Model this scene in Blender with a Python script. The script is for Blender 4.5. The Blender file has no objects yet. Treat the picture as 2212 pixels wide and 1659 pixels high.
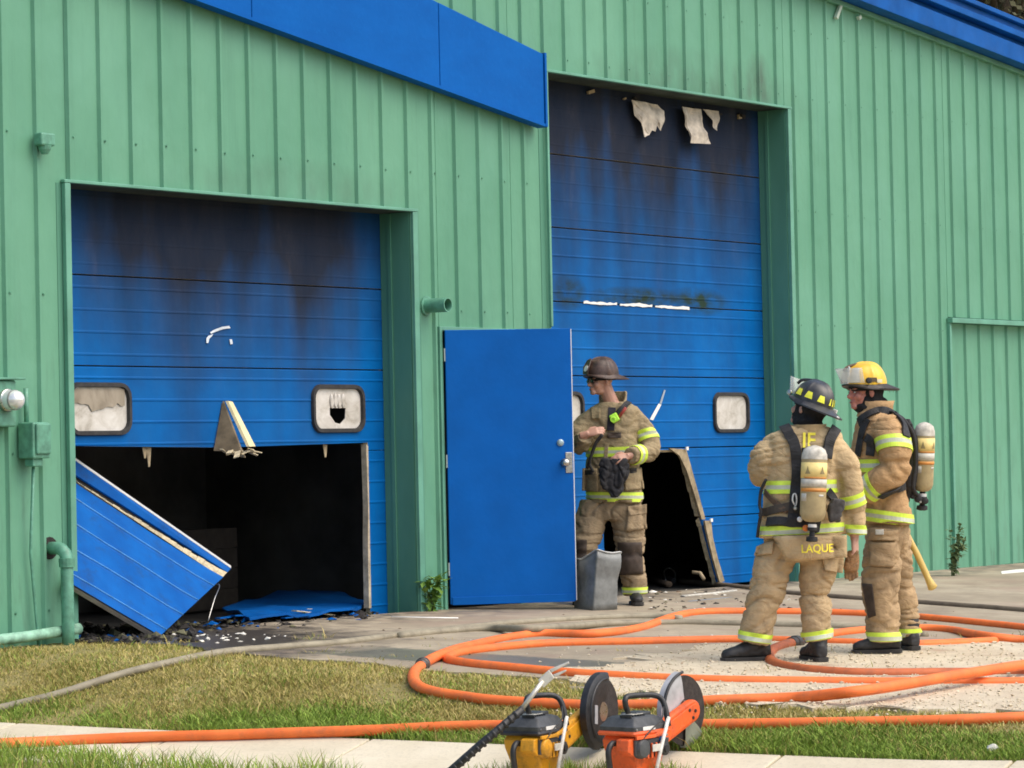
import bpy, bmesh, math, random
from mathutils import Vector, Matrix, noise
from mathutils.bvhtree import BVHTree
random.seed(7)
S = bpy.context.scene
COL = S.collection

# ------------------------------------------------------------------ camera
A_ROLL = 0.0218; TH = math.radians(54.0); FPX = 6559.0; PH = math.atan(150/FPX)
CAM = Vector((0, -14.2, 1.18))
FH = Vector((math.sin(TH), math.cos(TH), 0)); RH = Vector((math.cos(TH), -math.sin(TH), 0)); UP = Vector((0, 0, 1))
FWD = FH*math.cos(PH) + UP*math.sin(PH); U0 = UP*math.cos(PH) - FH*math.sin(PH)
CR = (RH - A_ROLL*U0).normalized(); CU = (A_ROLL*RH + U0).normalized()
cd = bpy.data.cameras.new('camera'); cam = bpy.data.objects.new('camera', cd); COL.objects.link(cam)
cd.sensor_width = 36; cd.lens = 36*FPX/2212; cd.clip_end = 2000; cd.clip_start = 0.1
m = Matrix((CR, CU, -FWD)).transposed().to_4x4(); m.translation = CAM; cam.matrix_world = m
S.camera = cam
S.render.resolution_x = 1024; S.render.resolution_y = 768

# ------------------------------------------------------------------ sky, sun, exposure
w = bpy.data.worlds.new('World'); S.world = w; w.use_nodes = True
nt = w.node_tree; bg = nt.nodes['Background']
sky = nt.nodes.new('ShaderNodeTexSky'); sky.sky_type = 'NISHITA'; sky.sun_disc = False
SUN_EL = math.radians(54); SUN_AZ = math.radians(166)      # azimuth: clockwise from +Y
sky.sun_elevation = SUN_EL; sky.sun_rotation = SUN_AZ
sky.air_density = 1.0; sky.dust_density = 3.5; sky.ozone_density = 1.0
nt.links.new(sky.outputs[0], bg.inputs[0]); bg.inputs[1].default_value = 0.15
sd = bpy.data.lights.new('sun', 'SUN'); sun = bpy.data.objects.new('sun', sd); COL.objects.link(sun)
sd.energy = 1.3; sd.angle = math.radians(70); sd.color = (1.0, 0.92, 0.78)
sdir = Vector((math.sin(SUN_AZ)*math.cos(SUN_EL), math.cos(SUN_AZ)*math.cos(SUN_EL), math.sin(SUN_EL)))
sun.rotation_euler = sdir.to_track_quat('Z', 'Y').to_euler()
S.view_settings.view_transform = 'Standard'; S.view_settings.look = 'None'
S.view_settings.exposure = 0.66; S.view_settings.gamma = 1.0
S.render.engine = 'CYCLES'; S.cycles.filter_width = 1.75

# ------------------------------------------------------------------ photo pixel -> place
def ray(px, py): return FWD*FPX + CR*(px-1106) - CU*(py-829.5)
def W(px, py, y=0.0):
    d = ray(px, py); return CAM + d*((y-CAM.y)/d.y)
def smooth(t): t = min(max(t, 0), 1); return t*t*(3-2*t)
def g(x, y):
    return -.34*smooth((13.9-x)/1.7) + .033*max(min(y, 0), -7) - .008*min(max(x-16, 0), 14)
def G(px, py, up=0.0):
    d = ray(px, py).normalized(); lo, hi = 4.0, 70.0
    for _ in range(50):
        t = (lo+hi)/2; p = CAM + d*t
        if p.z > g(p.x, p.y)+up: lo = t
        else: hi = t
    return CAM + d*hi
def Dp(px, py, Z):                       # point on a pixel's ray at depth Z from the camera
    d = ray(px, py); return CAM + d*(Z/FPX)
def depth(p): return (Vector(p)-CAM).dot(FWD)

# ------------------------------------------------------------------ materials
MATS = {}
class N:
    def __init__(s, name):
        s.m = bpy.data.materials.new(name); s.m.use_nodes = True; s.t = s.m.node_tree
        s.b = s.t.nodes['Principled BSDF']; s.geo = None
    def n(s, kind, **kw):
        x = s.t.nodes.new(kind)
        for k, v in kw.items(): setattr(x, k, v)
        return x
    def l(s, a, b): s.t.links.new(a, b)
    def pos(s):
        if s.geo is None: s.geo = s.n('ShaderNodeNewGeometry')
        return s.geo.outputs['Position']
    def mapped(s, scale):
        mp = s.n('ShaderNodeMapping'); mp.inputs['Scale'].default_value = scale if hasattr(scale, '__len__') else (scale,)*3
        s.l(s.pos(), mp.inputs[0]); return mp.outputs[0]
    def noise(s, scale, detail=4, rough=.55, dist=0):
        x = s.n('ShaderNodeTexNoise'); x.inputs['Scale'].default_value = 1; x.inputs['Detail'].default_value = detail
        x.inputs['Roughness'].default_value = rough; x.inputs['Distortion'].default_value = dist
        s.l(s.mapped(scale), x.inputs['Vector']); return x.outputs['Fac']
    def ramp(s, fac, stops):
        r = s.n('ShaderNodeValToRGB'); e = r.color_ramp.elements
        while len(e) < len(stops): e.new(.5)
        for q, (p, c) in zip(e, stops): q.position = p; q.color = (c if hasattr(c, '__len__') else (c,)*3) + ((1,) if not hasattr(c, '__len__') or len(c) == 3 else ())
        s.l(fac, r.inputs[0]); return r.outputs[0]
    def math(s, op, a, b=None, clamp=False):
        x = s.n('ShaderNodeMath', operation=op, use_clamp=clamp)
        for i, v in enumerate((a, b)):
            if v is None: continue
            if isinstance(v, (int, float)): x.inputs[i].default_value = v
            else: s.l(v, x.inputs[i])
        return x.outputs[0]
    def mix(s, f, a, b, blend='MIX'):
        x = s.n('ShaderNodeMix', data_type='RGBA', blend_type=blend)
        for i, v in ((0, f), (6, a), (7, b)):
            if isinstance(v, (int, float)): x.inputs[i].default_value = v
            elif isinstance(v, tuple): x.inputs[i].default_value = v+(1,)
            else: s.l(v, x.inputs[i])
        return x.outputs[2]
    def rng(s, v, a, b, c=0, d=1):
        x = s.n('ShaderNodeMapRange'); s.l(v, x.inputs[0])
        for i, q in enumerate((a, b, c, d)): x.inputs[i+1].default_value = q
        return x.outputs[0]
    def xyz(s):
        x = s.n('ShaderNodeSeparateXYZ'); s.l(s.pos(), x.inputs[0]); return x.outputs
    def color(s, c):
        if isinstance(c, tuple): s.b.inputs['Base Color'].default_value = c+(1,)
        else: s.l(c, s.b.inputs['Base Color'])
        return s
    def set(s, **kw):
        for k, v in kw.items():
            i = s.b.inputs[k.replace('_', ' ')]
            if isinstance(v, (int, float, tuple)): i.default_value = v
            else: s.l(v, i)
        return s
    def bump(s, h, strength=.3, dist=.01):
        x = s.n('ShaderNodeBump'); x.inputs['Strength'].default_value = strength; x.inputs['Distance'].default_value = dist
        s.l(h, x.inputs['Height']); s.l(x.outputs[0], s.b.inputs['Normal']); return s
    def done(s): MATS[s.m.name] = s.m; return s.m

def plain(name, c, rough=.5, metal=0, var=.25, scale=9, bump=.15, bs=120):
    q = N(name); f = q.noise(scale, 5, .6)
    lo = tuple(v*(1-var) for v in c); hi = tuple(min(1, v*(1+var)) for v in c)
    q.color(q.ramp(f, [(.3, lo), (.7, hi)])); q.set(Roughness=q.rng(q.noise(scale*2.3), .2, .8, max(.05, rough-.12), min(1, rough+.12)), Metallic=metal)
    if bump: q.bump(q.noise(bs, 3), bump, .004)
    return q.done()

# ------------------------------------------------------------------ objects
WPOS = {}
def link(name, data, parent=None, at=None):
    o = bpy.data.objects.new(name, data); COL.objects.link(o)
    at = Vector(at if at is not None else (0, 0, 0))
    WPOS[o.name] = at
    if parent is not None: o.parent = parent; o.location = at - WPOS[parent.name]
    else: o.location = at
    return o
def tag(o, label=None, cat=None, group=None, kind=None):
    if label: o['label'] = label
    if cat: o['category'] = cat
    if group: o['group'] = group
    if kind: o['kind'] = kind
    return o
def thing(name, at, label, cat, group=None):
    return tag(link(name, None, None, at), label, cat, group)
class MB:
    def __init__(s): s.v = []; s.f = []; s.mi = []; s.cur = 0
    def add(s, vs, fs):
        k = len(s.v); s.v += [tuple(v) for v in vs]
        for f in fs: s.f.append([i+k for i in f]); s.mi.append(s.cur)
        return s
    def box(s, c, size, rot=None):
        c = Vector(c); x, y, z = [q/2 for q in size]
        R = rot or Matrix.Identity(3)
        vs = [c + R @ Vector((a*x, b*y, d*z)) for a in (-1, 1) for b in (-1, 1) for d in (-1, 1)]
        return s.add(vs, [(0,1,3,2),(4,6,7,5),(0,4,5,1),(2,3,7,6),(0,2,6,4),(1,5,7,3)])
    def box2(s, a, b):
        a = Vector(a); b = Vector(b); return s.box((a+b)/2, [abs(q) for q in (b-a)])
    def prism(s, poly, off):               # closed polygon of 3-D points pushed along off
        n = len(poly); off = Vector(off); vs = [Vector(p) for p in poly] + [Vector(p)+off for p in poly]
        return s.add(vs, [list(range(n))[::-1], list(range(n, 2*n))] + [(i, (i+1) % n, n+(i+1) % n, n+i) for i in range(n)])
    def loft(s, rings, cap=True, closed=True):
        n = len(rings[0]); vs = [p for r in rings for p in r]; fs = []
        for k in range(len(rings)-1):
            for i in range(n if closed else n-1):
                j = (i+1) % n; fs.append((k*n+i, k*n+j, (k+1)*n+j, (k+1)*n+i))
        if cap: fs += [list(range(n))[::-1], [(len(rings)-1)*n+i for i in range(n)]]
        return s.add(vs, fs)
    def tube(s, pts, r, n=8, cap=True, squash=1.0, upv=(0,0,1)):
        pts = [Vector(p) for p in pts]; rings = []; rr = r if hasattr(r, '__len__') else [r]*len(pts)
        prev = None
        for i, p in enumerate(pts):
            t = (pts[min(i+1, len(pts)-1)] - pts[max(i-1, 0)]).normalized()
            u = Vector(upv) - t*Vector(upv).dot(t)
            if u.length < .05: u = prev if prev is not None else t.orthogonal()
            u.normalize()
            if prev is not None and u.dot(prev) < 0 : u = -u
            prev = u; b = t.cross(u)
            rings.append([p + (b*math.cos(a) + u*math.sin(a)*squash)*rr[i] for a in [2*math.pi*q/n for q in range(n)]])
        return s.loft(rings, cap)
    def lathe(s, c, axis, prof, n=20, cap=True):  # prof: (distance along axis, radius)
        axis = Vector(axis).normalized(); u = axis.orthogonal().normalized(); b = axis.cross(u); c = Vector(c)
        return s.loft([[c + axis*h + (u*math.cos(2*math.pi*q/n) + b*math.sin(2*math.pi*q/n))*r for q in range(n)] for h, r in prof], cap)
    def ball(s, c, rad, n=12, mrows=8, rot=None):
        c = Vector(c); R = rot or Matrix.Identity(3); rad = rad if hasattr(rad, '__len__') else (rad,)*3
        rings = []
        for k in range(mrows+1):
            ph = -math.pi/2 + math.pi*(k+.02 if k == 0 else k-.02 if k == mrows else k)/mrows
            rings.append([c + R @ Vector((rad[0]*math.cos(ph)*math.cos(2*math.pi*q/n), rad[1]*math.cos(ph)*math.sin(2*math.pi*q/n), rad[2]*math.sin(ph))) for q in range(n)])
        return s.loft(rings)
    def mesh(s, name='mesh', at=(0,0,0)):
        me = bpy.data.meshes.new(name); a = Vector(at)
        me.from_pydata([Vector(v)-a for v in s.v], [], s.f); me.polygons.foreach_set('material_index', s.mi); me.update()
        return me
    def build(s, name, mats, parent=None, smoothed=False, label=None, cat=None, group=None, kind=None, at=None, bevel=0, autosmooth=None):
        lo = [min(v[i] for v in s.v) for i in range(3)]; hi = [max(v[i] for v in s.v) for i in range(3)]
        at = Vector(((lo[0]+hi[0])/2, (lo[1]+hi[1])/2, lo[2] if parent is None else (lo[2]+hi[2])/2)) if at is None else Vector(at)
        me = s.mesh(name, at)
        fix_normals(me)
        for q in (mats if isinstance(mats, (list, tuple)) else [mats]): me.materials.append(q)
        if smoothed: me.polygons.foreach_set('use_smooth', [True]*len(me.polygons))
        o = link(name, me, parent, at); tag(o, label, cat, group, kind)
        if bevel:
            bv = o.modifiers.new('bevel', 'BEVEL'); bv.width = bevel; bv.segments = 2; bv.limit_method = 'ANGLE'; bv.angle_limit = math.radians(35)
        if autosmooth:
            me.polygons.foreach_set('use_smooth', [True]*len(me.polygons)); me.set_sharp_from_angle(angle=math.radians(autosmooth))
        return o
def fix_normals(me):
    bm = bmesh.new(); bm.from_mesh(me); bmesh.ops.recalc_face_normals(bm, faces=bm.faces); bm.to_mesh(me); bm.free()
def catmull(pts, n=8):
    pts = [Vector(p) for p in pts]; out = []
    P = [pts[0]*2-pts[1]] + pts + [pts[-1]*2-pts[-2]]
    for i in range(1, len(P)-2):
        a, b, c, d = P[i-1:i+3]
        for k in range(n):
            t = k/n
            out.append(.5*((2*b) + (c-a)*t + (2*a-5*b+4*c-d)*t*t + (3*b-a-3*c+d)*t**3))
    return out + [pts[-1]]
# ================================================================== materials of the building
q = N('green_wall_paint')
oi = q.n('ShaderNodeObjectInfo')
f = q.noise((1.3, 1.3, .5), 5, .6); fine = q.noise((14, 14, 2.0), 4, .6)
base = q.ramp(f, [(.3, (.095, .275, .175)), (.7, (.135, .34, .222))])
base = q.mix(q.math('MULTIPLY', oi.outputs['Random'], .22), base, (.08, .245, .15))
xyz = q.xyz()
dirt = q.math('MULTIPLY', q.rng(fine, .52, .78), q.rng(xyz[2], 2.4, 0.0, .14, .95), True)
base = q.mix(dirt, base, (.075, .17, .11))
speck = q.rng(q.noise(3.1, 6, .75), .69, .76); base = q.mix(q.math('MULTIPLY', speck, .5), base, (.08, .19, .13))
# soot drifting up over the lintels of the two overhead doors
def blob(q, cx, cz, rx, rz):
    x = q.math('DIVIDE', q.math('SUBTRACT', q.xyz()[0], cx), rx); z = q.math('DIVIDE', q.math('SUBTRACT', q.xyz()[2], cz), rz)
    d = q.math('ADD', q.math('MULTIPLY', x, x), q.math('MULTIPLY', z, z)); return q.math('SUBTRACT', 1, d, True)
so = q.math('MULTIPLY', q.math('MAXIMUM', blob(q, 23.42, 4.42, .28, .35), q.math('MAXIMUM', q.math('MULTIPLY', blob(q, 22.4, 4.3, 2.0, .4), .55), q.math('MULTIPLY', blob(q, 16.9, 3.1, 1.6, .28), .4))), q.rng(q.noise((5, 5, 2.5), 4), .3, .65))
base = q.mix(q.math('MULTIPLY', so, .8), base, (.05, .06, .045))
q.color(base).set(Roughness=q.rng(f, .2, .8, .42, .6), Specular_IOR_Level=.4)
rain = q.math('MULTIPLY', q.rng(q.noise((9, 9, .35), 5, .7), .55, .75), .32); base = q.mix(rain, base, (.05, .15, .10)); q.color(base)
fade = q.math('MULTIPLY', q.rng(q.noise((.8, .8, .9), 3), .5, .75), .3); q.color(q.mix(fade, base, (.17, .40, .30)))
q.bump(q.math('ADD', q.noise((2.2, 2.2, 1.1), 3), q.math('MULTIPLY', q.noise((7, 7, 5), 3), .25)), .6, .03); GREEN = q.done()
GREEN_TRIM = plain('green_trim_paint', (.115, .31, .22), .42, var=.2, scale=3)
q = N('shaded_green_reveal'); f = q.noise((3, 3, .8), 5, .6)
q.color(q.ramp(f, [(.3, (.065, .21, .14)), (.7, (.095, .27, .185))])).set(Roughness=.5).bump(q.noise(3), .2, .02); GREEN_IN = q.done()  # wall green darkened: shade of the door recess is put into the colour
GREEN_PIPE = plain('green_pipe_paint', (.105, .29, .20), .45, var=.3, scale=16)
q = N('blue_fascia_paint'); f = q.noise((1.2, 1.2, 3), 5, .65)
b0 = q.ramp(f, [(.3, (.0015, .085, .35)), (.7, (.002, .11, .43))]); b0 = q.mix(q.math('MULTIPLY', q.rng(q.noise(26, 5, .7), .55, .75), .35), b0, (.006, .15, .5))
q.color(b0).set(Roughness=.5, Specular_IOR_Level=.08).bump(q.noise(6, 3), .2, .02); BLUE_F = q.done()
def soot_blue(name, z_full, z_zero, cx, hw, amp, extra=None):
    q = N(name); x, y, z = q.xyz()
    base = q.ramp(q.noise((2, 2, 4), 5, .6), [(.3, (.0015, .095, .33)), (.72, (.002, .13, .42))])
    base = q.mix(q.math('MULTIPLY', q.rng(q.noise((10, 10, 3), 4, .6), .5, .8), .5), base, (.01, .11, .33))
    # lighter chalky rub along the ribs
    lvl = q.rng(z, z_zero, z_full, 0, 1.25)
    ax = q.math('ABSOLUTE', q.math('SUBTRACT', x, cx)); side = q.rng(ax, hw*.5, hw, 0, .85)
    st = q.math('MULTIPLY', q.math('SUBTRACT', q.noise((2.3, 2.3, .26), 3, .5), .5), amp)
    cl = q.math('MULTIPLY', q.math('SUBTRACT', q.noise((1.6, 1.6, 1.4), 4, .6), .5), .5)
    m_ = q.math('ADD', q.math('SUBTRACT', lvl, side), q.math('ADD', st, cl))
    fac = q.rng(m_, -.2, 1.15, 0, .91)
    sootc = q.ramp(q.noise((4, 4, 1.2), 5, .65), [(.3, (.012, .0105, .008)), (.6, (.026, .021, .014)), (.8, (.055, .042, .027))])
    if extra: base = q.mix(extra(q), base, (.02, .042, .03))
    q.color(q.mix(fac, base, sootc)).set(Roughness=q.rng(fac, 0, 1, .42, .85), Specular_IOR_Level=.08).bump(q.noise(9, 4), .22, .01)
    return q.done()
BLUE_1 = soot_blue('sooty_blue_door_paint', 2.72, 1.62, 16.55, 2.0, 1.5)
def scorch(q):
    n_ = q.rng(q.noise((4, 4, 9), 5, .65), .3, .62)
    a = q.math('MAXIMUM', q.math('MAXIMUM', blob(q, 20.75, 2.51, .30, .17), blob(q, 22.75, 2.49, .55, .14)), q.math('MAXIMUM', blob(q, 21.25, 2.46, .2, .07), blob(q, 21.9, 2.5, .9, .1)))
    return q.math('MULTIPLY', q.math('MULTIPLY', a, n_), 1.15, True)
BLUE_2 = soot_blue('scorched_blue_door_paint', 4.0, 2.45, 22.0, 2.5, 1.7, scorch)
BLUE_D = plain('blue_entry_door_paint', (.0015, .10, .40), .5, var=.09, scale=3.5, bump=.25, bs=30); BLUE_D.node_tree.nodes['Principled BSDF'].inputs['Specular IOR Level'].default_value = .12
q = N('blue_panel_paint'); f = q.noise(3.5, 6, .65); c_ = q.ramp(f, [(.3, (.002, .075, .31)), (.7, (.004, .115, .42))]); c_ = q.mix(q.math('MULTIPLY', q.rng(q.noise(8, 6, .72), .52, .72), .55), c_, (.02, .05, .12))
q.color(c_).set(Roughness=.45, Specular_IOR_Level=.1).bump(q.noise(7, 4), .3, .012); BLUE_P = q.done()
q = N('rubber_seal'); q.color(q.ramp(q.noise(20), [(.3, (.012, .012, .014)), (.75, (.045, .042, .04))])).set(Roughness=.7); RUBBER = q.done()
q = N('dirty_glazing'); f = q.noise((6, 6, 7), 6, .65, .6)
q.color(q.ramp(f, [(.28, (.30, .27, .22)), (.45, (.52, .49, .44)), (.68, (.68, .66, .62))])).set(Roughness=.25, Specular_IOR_Level=.6); PANE = q.done()
q = N('melted_glazing_film'); f = q.noise((9, 9, 4), 5, .6, .8)
q.color(q.ramp(f, [(.3, (.20, .165, .12)), (.7, (.36, .31, .24))])).set(Roughness=.35).bump(f, .4, .01); FILM = q.done()
CREAM = plain('cream_insulation', (.55, .47, .31), .85, var=.35, scale=30, bump=.6, bs=60)
WHITE = plain('white_metal_edge', (.78, .77, .73), .45, var=.08, scale=20)
STEEL = plain('bare_steel', (.52, .51, .48), .32, 1.0, var=.2, scale=25)
GALV = plain('weathered_galvanised_metal', (.33, .34, .33), .5, .35, var=.3, scale=11, bump=.3, bs=40)
RUST = plain('tan_rusty_metal', (.29, .23, .14), .75, 0, var=.45, scale=14, bump=.4)
SOOT = plain('soot_black', (.05, .047, .04), .92, var=.4, scale=2.5)
SOOT_W = plain('charred_interior', (.085, .08, .068), .9, var=.5, scale=1.4)
CHAR = plain('charred_debris', (.02, .017, .015), .9, var=.6, scale=18, bump=.5)
WHITE_PAPER = plain('scorched_white_paper', (.52, .46, .38), .8, var=.4, scale=9)

# ================================================================== the metal building
X0, X1, YB = 13.42, 31.0, 11.0
PITCH = 0.3044; RIB0 = 14.585
D1 = (14.56, 18.25, 3.05); ED = (18.60, 19.58, 2.14); D2 = (20.08, 23.86, 4.28); PATCH = (26.93, 30.2, 2.41)
REV = 0.28
def roof_z(x): return 5.06 + .086*(28.6-x)
bld = thing('metal_building', (X0, 0, 0), 'green ribbed metal building with blue trim and two scorched overhead doors', 'building')
GZ = lambda x: g(x, 0)-.03
# wall = base angle, eave strip and inner girts; the ribbed sheets are its pieces
wall = MB().box2((X0, .015, roof_z(X1)-.12), (X1, .05, roof_z(X1)-.06)).build('wall', GREEN_TRIM, bld)
for a, b in ((X0, D1[0]-.05), (D1[1]+.05, ED[0]-.04), (ED[1]+.04, D2[0]-.03), (D2[1]+.05, PATCH[0])):
    MB().box2((a, .015, GZ(b)), (b, .06, .16)).build('base_angle', GREEN_TRIM, wall)
def profile(xk):
    return [(xk-.048, 0), (xk-.026, 0), (xk-.012, -.024), (xk+.008, -.024), (xk+.03, 0), (xk+.048, 0), (xk+PITCH-.048, 0)]
def clip_prof(pr, a, b):
    out = []
    for (xa, ya), (xb, yb) in zip(pr, pr[1:]):
        lo, hi = max(xa, a), min(xb, b)
        if hi-lo < 1e-5: continue
        f_ = lambda x: ya + (yb-ya)*(x-xa)/(xb-xa)
        if not out: out.append((lo, f_(lo)))
        out.append((hi, f_(hi)))
    return out
OPEN = [D1, ED, D2]
def strip(pr, zlo, zhi_f, zl_f=None, y0=0.0):
    if len(pr) < 2: return
    mb = MB(); n = len(pr)
    vs = [(x, y0+y, zlo if zl_f is None else zl_f(x)) for x, y in pr] + [(x, y0+y, zhi_f(x)) for x, y in pr]
    mb.add(vs, [(i, i+1, n+i+1, n+i) for i in range(n-1)])
    o = mb.build('wall_panel', GREEN, wall)
    sm = o.modifiers.new('sheet', 'SOLIDIFY'); sm.thickness = .003; sm.offset = 1
    return o
k0 = int((X0-RIB0)/PITCH)-1
for k in range(k0, int((X1-RIB0)/PITCH)+2):
    xk = RIB0 + k*PITCH; pr = profile(xk); a, b = max(X0, pr[0][0]), min(X1, pr[-1][0])
    if b-a < .02: continue
    cuts = sorted({a, b} | {c for o_ in OPEN for c in o_[:2] if a < c < b} | {c for c in PATCH[:2] if a < c < b})
    for u, v in zip(cuts, cuts[1:]):
        if v-u < .012: continue
        mid = (u+v)/2; zlo = None
        for o_ in OPEN:
            if o_[0] < mid < o_[1]: zlo = o_[2]
        inpatch = PATCH[0] < mid < PATCH[1]
        cp = clip_prof(pr, u, v)
        if zlo is not None: strip(cp, zlo+.012, roof_z)
        elif inpatch:
            strip(cp, PATCH[2]+.03, roof_z); strip(cp, 0, lambda x: PATCH[2]-.03, GZ, y0=.05)
        else: strip(cp, 0, roof_z, GZ)
mb = MB()
for k in range(k0, int((X1-RIB0)/PITCH)+2):
    for z in (.22, 1.25, 2.3, 3.35, 4.4, 5.0):
        for dx in (.045,):
            x = RIB0+k*PITCH+dx
            if not X0+.05 < x < X1-.05 or z > roof_z(x)-.1 or z < g(x, 0): continue
            if any(o_[0]-.06 < x < o_[1]+.06 and z < o_[2]+.05 for o_ in OPEN) or (PATCH[0]-.05 < x and z < PATCH[2]+.05): continue
            mb.lathe((x, -.004, z+random.uniform(-.006, .006)), (0, -1, 0), [(0, .010), (.002, .010), (.0022, .006), (.007, .0055)], 6)
mb.build('fasteners', plain('fastener_heads', (.095, .265, .175), .5, var=.4), wall, kind='stuff')
# flashings round the openings
def trim(name, a, b, mat=GREEN_TRIM): return MB().box2(a, b).build(name, mat, bld, bevel=.004)
for (xa, xb, zt), s_ in ((D1, 1), (D2, 2)):
    MB().box2((xa-.06, -.044, zt-.012), (xb+.07, -.006, zt+.010)).build('lintel_flashing', GREEN_TRIM, bld, bevel=.004)
    MB().box2((xb+.002, -.042, GZ(xb)), (xb+.06, -.006, zt-.014)).build('jamb_flashing', GREEN_TRIM, bld, bevel=.004)
    MB().box2((xa-(.055 if s_ == 1 else .03), -.042, GZ(xa) if s_ == 1 else 2.2), (xa-.002, -.006, zt-.014)).build('jamb_flashing', GREEN_TRIM, bld, bevel=.004)
    # reveals: right and left jamb linings and the soffit
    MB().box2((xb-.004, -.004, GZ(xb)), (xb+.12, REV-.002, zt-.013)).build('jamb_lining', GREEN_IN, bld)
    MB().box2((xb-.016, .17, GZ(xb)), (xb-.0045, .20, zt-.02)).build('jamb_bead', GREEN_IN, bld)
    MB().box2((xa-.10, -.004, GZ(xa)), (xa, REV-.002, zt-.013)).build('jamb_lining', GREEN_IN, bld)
    MB().box2((xa-.1, .006, zt-.011), (xb+.12, REV+.1, zt+.10)).build('soffit', plain('sooty_soffit', (.035, .05, .035), .8, var=.5, scale=5), bld)
# filled-in opening on the right with its drip cap
MB().box2((PATCH[0]-.03, -.07, PATCH[2]-.03), (PATCH[1]+.03, -.004, PATCH[2]+.02)).build('drip_cap', GREEN_TRIM, bld, bevel=.005)
MB().box2((PATCH[0]-.028, -.036, GZ(PATCH[0])), (PATCH[0]+.012, .05, PATCH[2]-.032)).build('jamb_flashing', GREEN_TRIM, bld, bevel=.004)
# blue fascia band of the low front roof, with its seams
def fb(x): return 4.378 + (x-15.778)*(3.815-4.378)/(19.894-15.778)
def ft(x): return 4.668 + (x-18.456)*(4.388-4.668)/(19.903-18.456)
cuts = [13.3, 16.33, 18.52, 19.9]
for a, b in zip(cuts, cuts[1:]):
    MB().prism([(a+.004, -.125, fb(a)), (b-.004, -.125, fb(b)), (b-.004, -.125, min(ft(b), roof_z(b)-.1)), (a+.004, -.125, min(ft(a), roof_z(a)-.1))], (0, .08, 0)).build('fascia_board', BLUE_F, bld, bevel=.005)
MB().prism([(13.3, -.13, fb(13.3)-.012), (19.93, -.13, fb(19.93)-.012), (19.93, -.13, fb(19.93)+.012), (13.3, -.13, fb(13.3)+.012)], (0, .1, 0)).build('fascia_drip', BLUE_F, bld)
MB().box2((19.905, -.135, fb(19.9)-.01), (19.93, -.035, ft(19.9)+.01)).build('fascia_cap', BLUE_F, bld)
# roof rake trim (stepped blue mouldings) and the roof itself
def rake(dz0, dz1, y0, y1, mat, name):
    a, b = X0-.1, X1+.1
    MB().prism([(a, y0, roof_z(a)+dz0), (b, y0, roof_z(b)+dz0), (b, y0, roof_z(b)+dz1), (a, y0, roof_z(a)+dz1)], (0, y1-y0, 0)).build(name, mat, bld, bevel=.006)
BLUE_R = plain('blue_rake_paint', (.002, .085, .34), .45, var=.2, scale=3); BLUE_R.node_tree.nodes['Principled BSDF'].inputs['Specular IOR Level'].default_value = .12
rake(-.06, -.012, -.05, .03, GREEN_TRIM, 'eave_angle')
rake(-.01, .17, -.20, .03, BLUE_R, 'rake_board')
rake(.172, .235, -.13, .03, BLUE_R, 'rake_groove')
rake(.237, .30, -.24, .03, BLUE_R, 'rake_moulding')
rake(.302, .37, -.20, .03, BLUE_R, 'rake_moulding')
rake(.372, .42, -.26, .03, BLUE_R, 'rake_cap')
a, b = X0-.1, X1+.1
MB().prism([(a, .035, roof_z(a)+.32), (b, .035, roof_z(b)+.32), (b, .035, roof_z(b)+.40), (a, .035, roof_z(a)+.40)], (0, YB+.1, 0)).build('roof', GALV, bld)
mb = MB().box2((X0, .05, GZ(X0)-.2), (X0+.05, YB, roof_z(X0)+.3)); mb.build('side_wall', GREEN, bld)
mb = MB().box2((X1-.05, .05, GZ(X1)-.2), (X1, YB, roof_z(X1)+.3)); mb.build('side_wall', GREEN, bld)
MB().box2((X0, YB, -.3), (X1, YB+.06, 6.6)).build('back_wall', GREEN, bld)
MB().box2((X0+.06, .05, -.12), (X1-.06, YB-.01, -.06)).build('floor_slab', SOOT, bld)
MB().box2((19.7, .40, -.05), (19.78, YB-.02, 5.2)).build('partition', SOOT_W, bld)
MB().box2((X0+.06, 3.4, -.055), (19.69, 3.48, 5.3)).build('partition', SOOT_W, bld)
MB().box2((19.79, 4.4, -.055), (X1-.06, 4.48, 5.0)).build('partition', SOOT_W, bld)
for s_ in (0, 1): # sooty lining of the front wall from inside
    pass
# entry door: frame, leaf swung out towards the viewer, lever side to the right
mb = MB().box2((ED[0]-.035, -.036, GZ(ED[0])), (ED[0], .1, ED[2]+.03)).box2((ED[1], -.02, GZ(ED[1])), (ED[1]+.035, .1, ED[2]+.03)).box2((ED[0]+.001, -.034, ED[2]), (ED[1]-.001, .1, ED[2]+.03))
mb.build('door_frame', GREEN_TRIM, bld, bevel=.003)
h0 = W(959, 1000); hx = Vector((ED[0]+.012, -.045, 0))
pe = G(1237, 1320); e = Vector((pe.x, pe.y, 0)); dirv = (e-hx); LEAF = .985; dirv = dirv.normalized(); nrm = Vector((dirv.y, -dirv.x, 0))   # nrm faces the viewer
if nrm.dot(CAM-hx) < 0: nrm = -nrm
Rl = Matrix((dirv, -nrm, UP)).transposed()
def leafp(u, v, d): return hx + dirv*u + UP*v + nrm*d
ld = MB().box(leafp(LEAF/2, 1.085, 0), (LEAF, .045, 2.11), Rl).build('entry_door', BLUE_D, bld, bevel=.004)
MB().box(leafp(LEAF+.003, 1.085, .0), (.006, .040, 2.1), Rl).build('door_edge', WHITE, ld)
MB().box(leafp(LEAF/2, .055, .027), (LEAF-.03, .008, .06), Rl).build('kick_strip', BLUE_D, ld, bevel=.002)
MB().box(leafp(LEAF-.035, 1.10, .026), (.055, .008, .16), Rl).build('lock_plate', STEEL, ld, bevel=.003)
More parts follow.
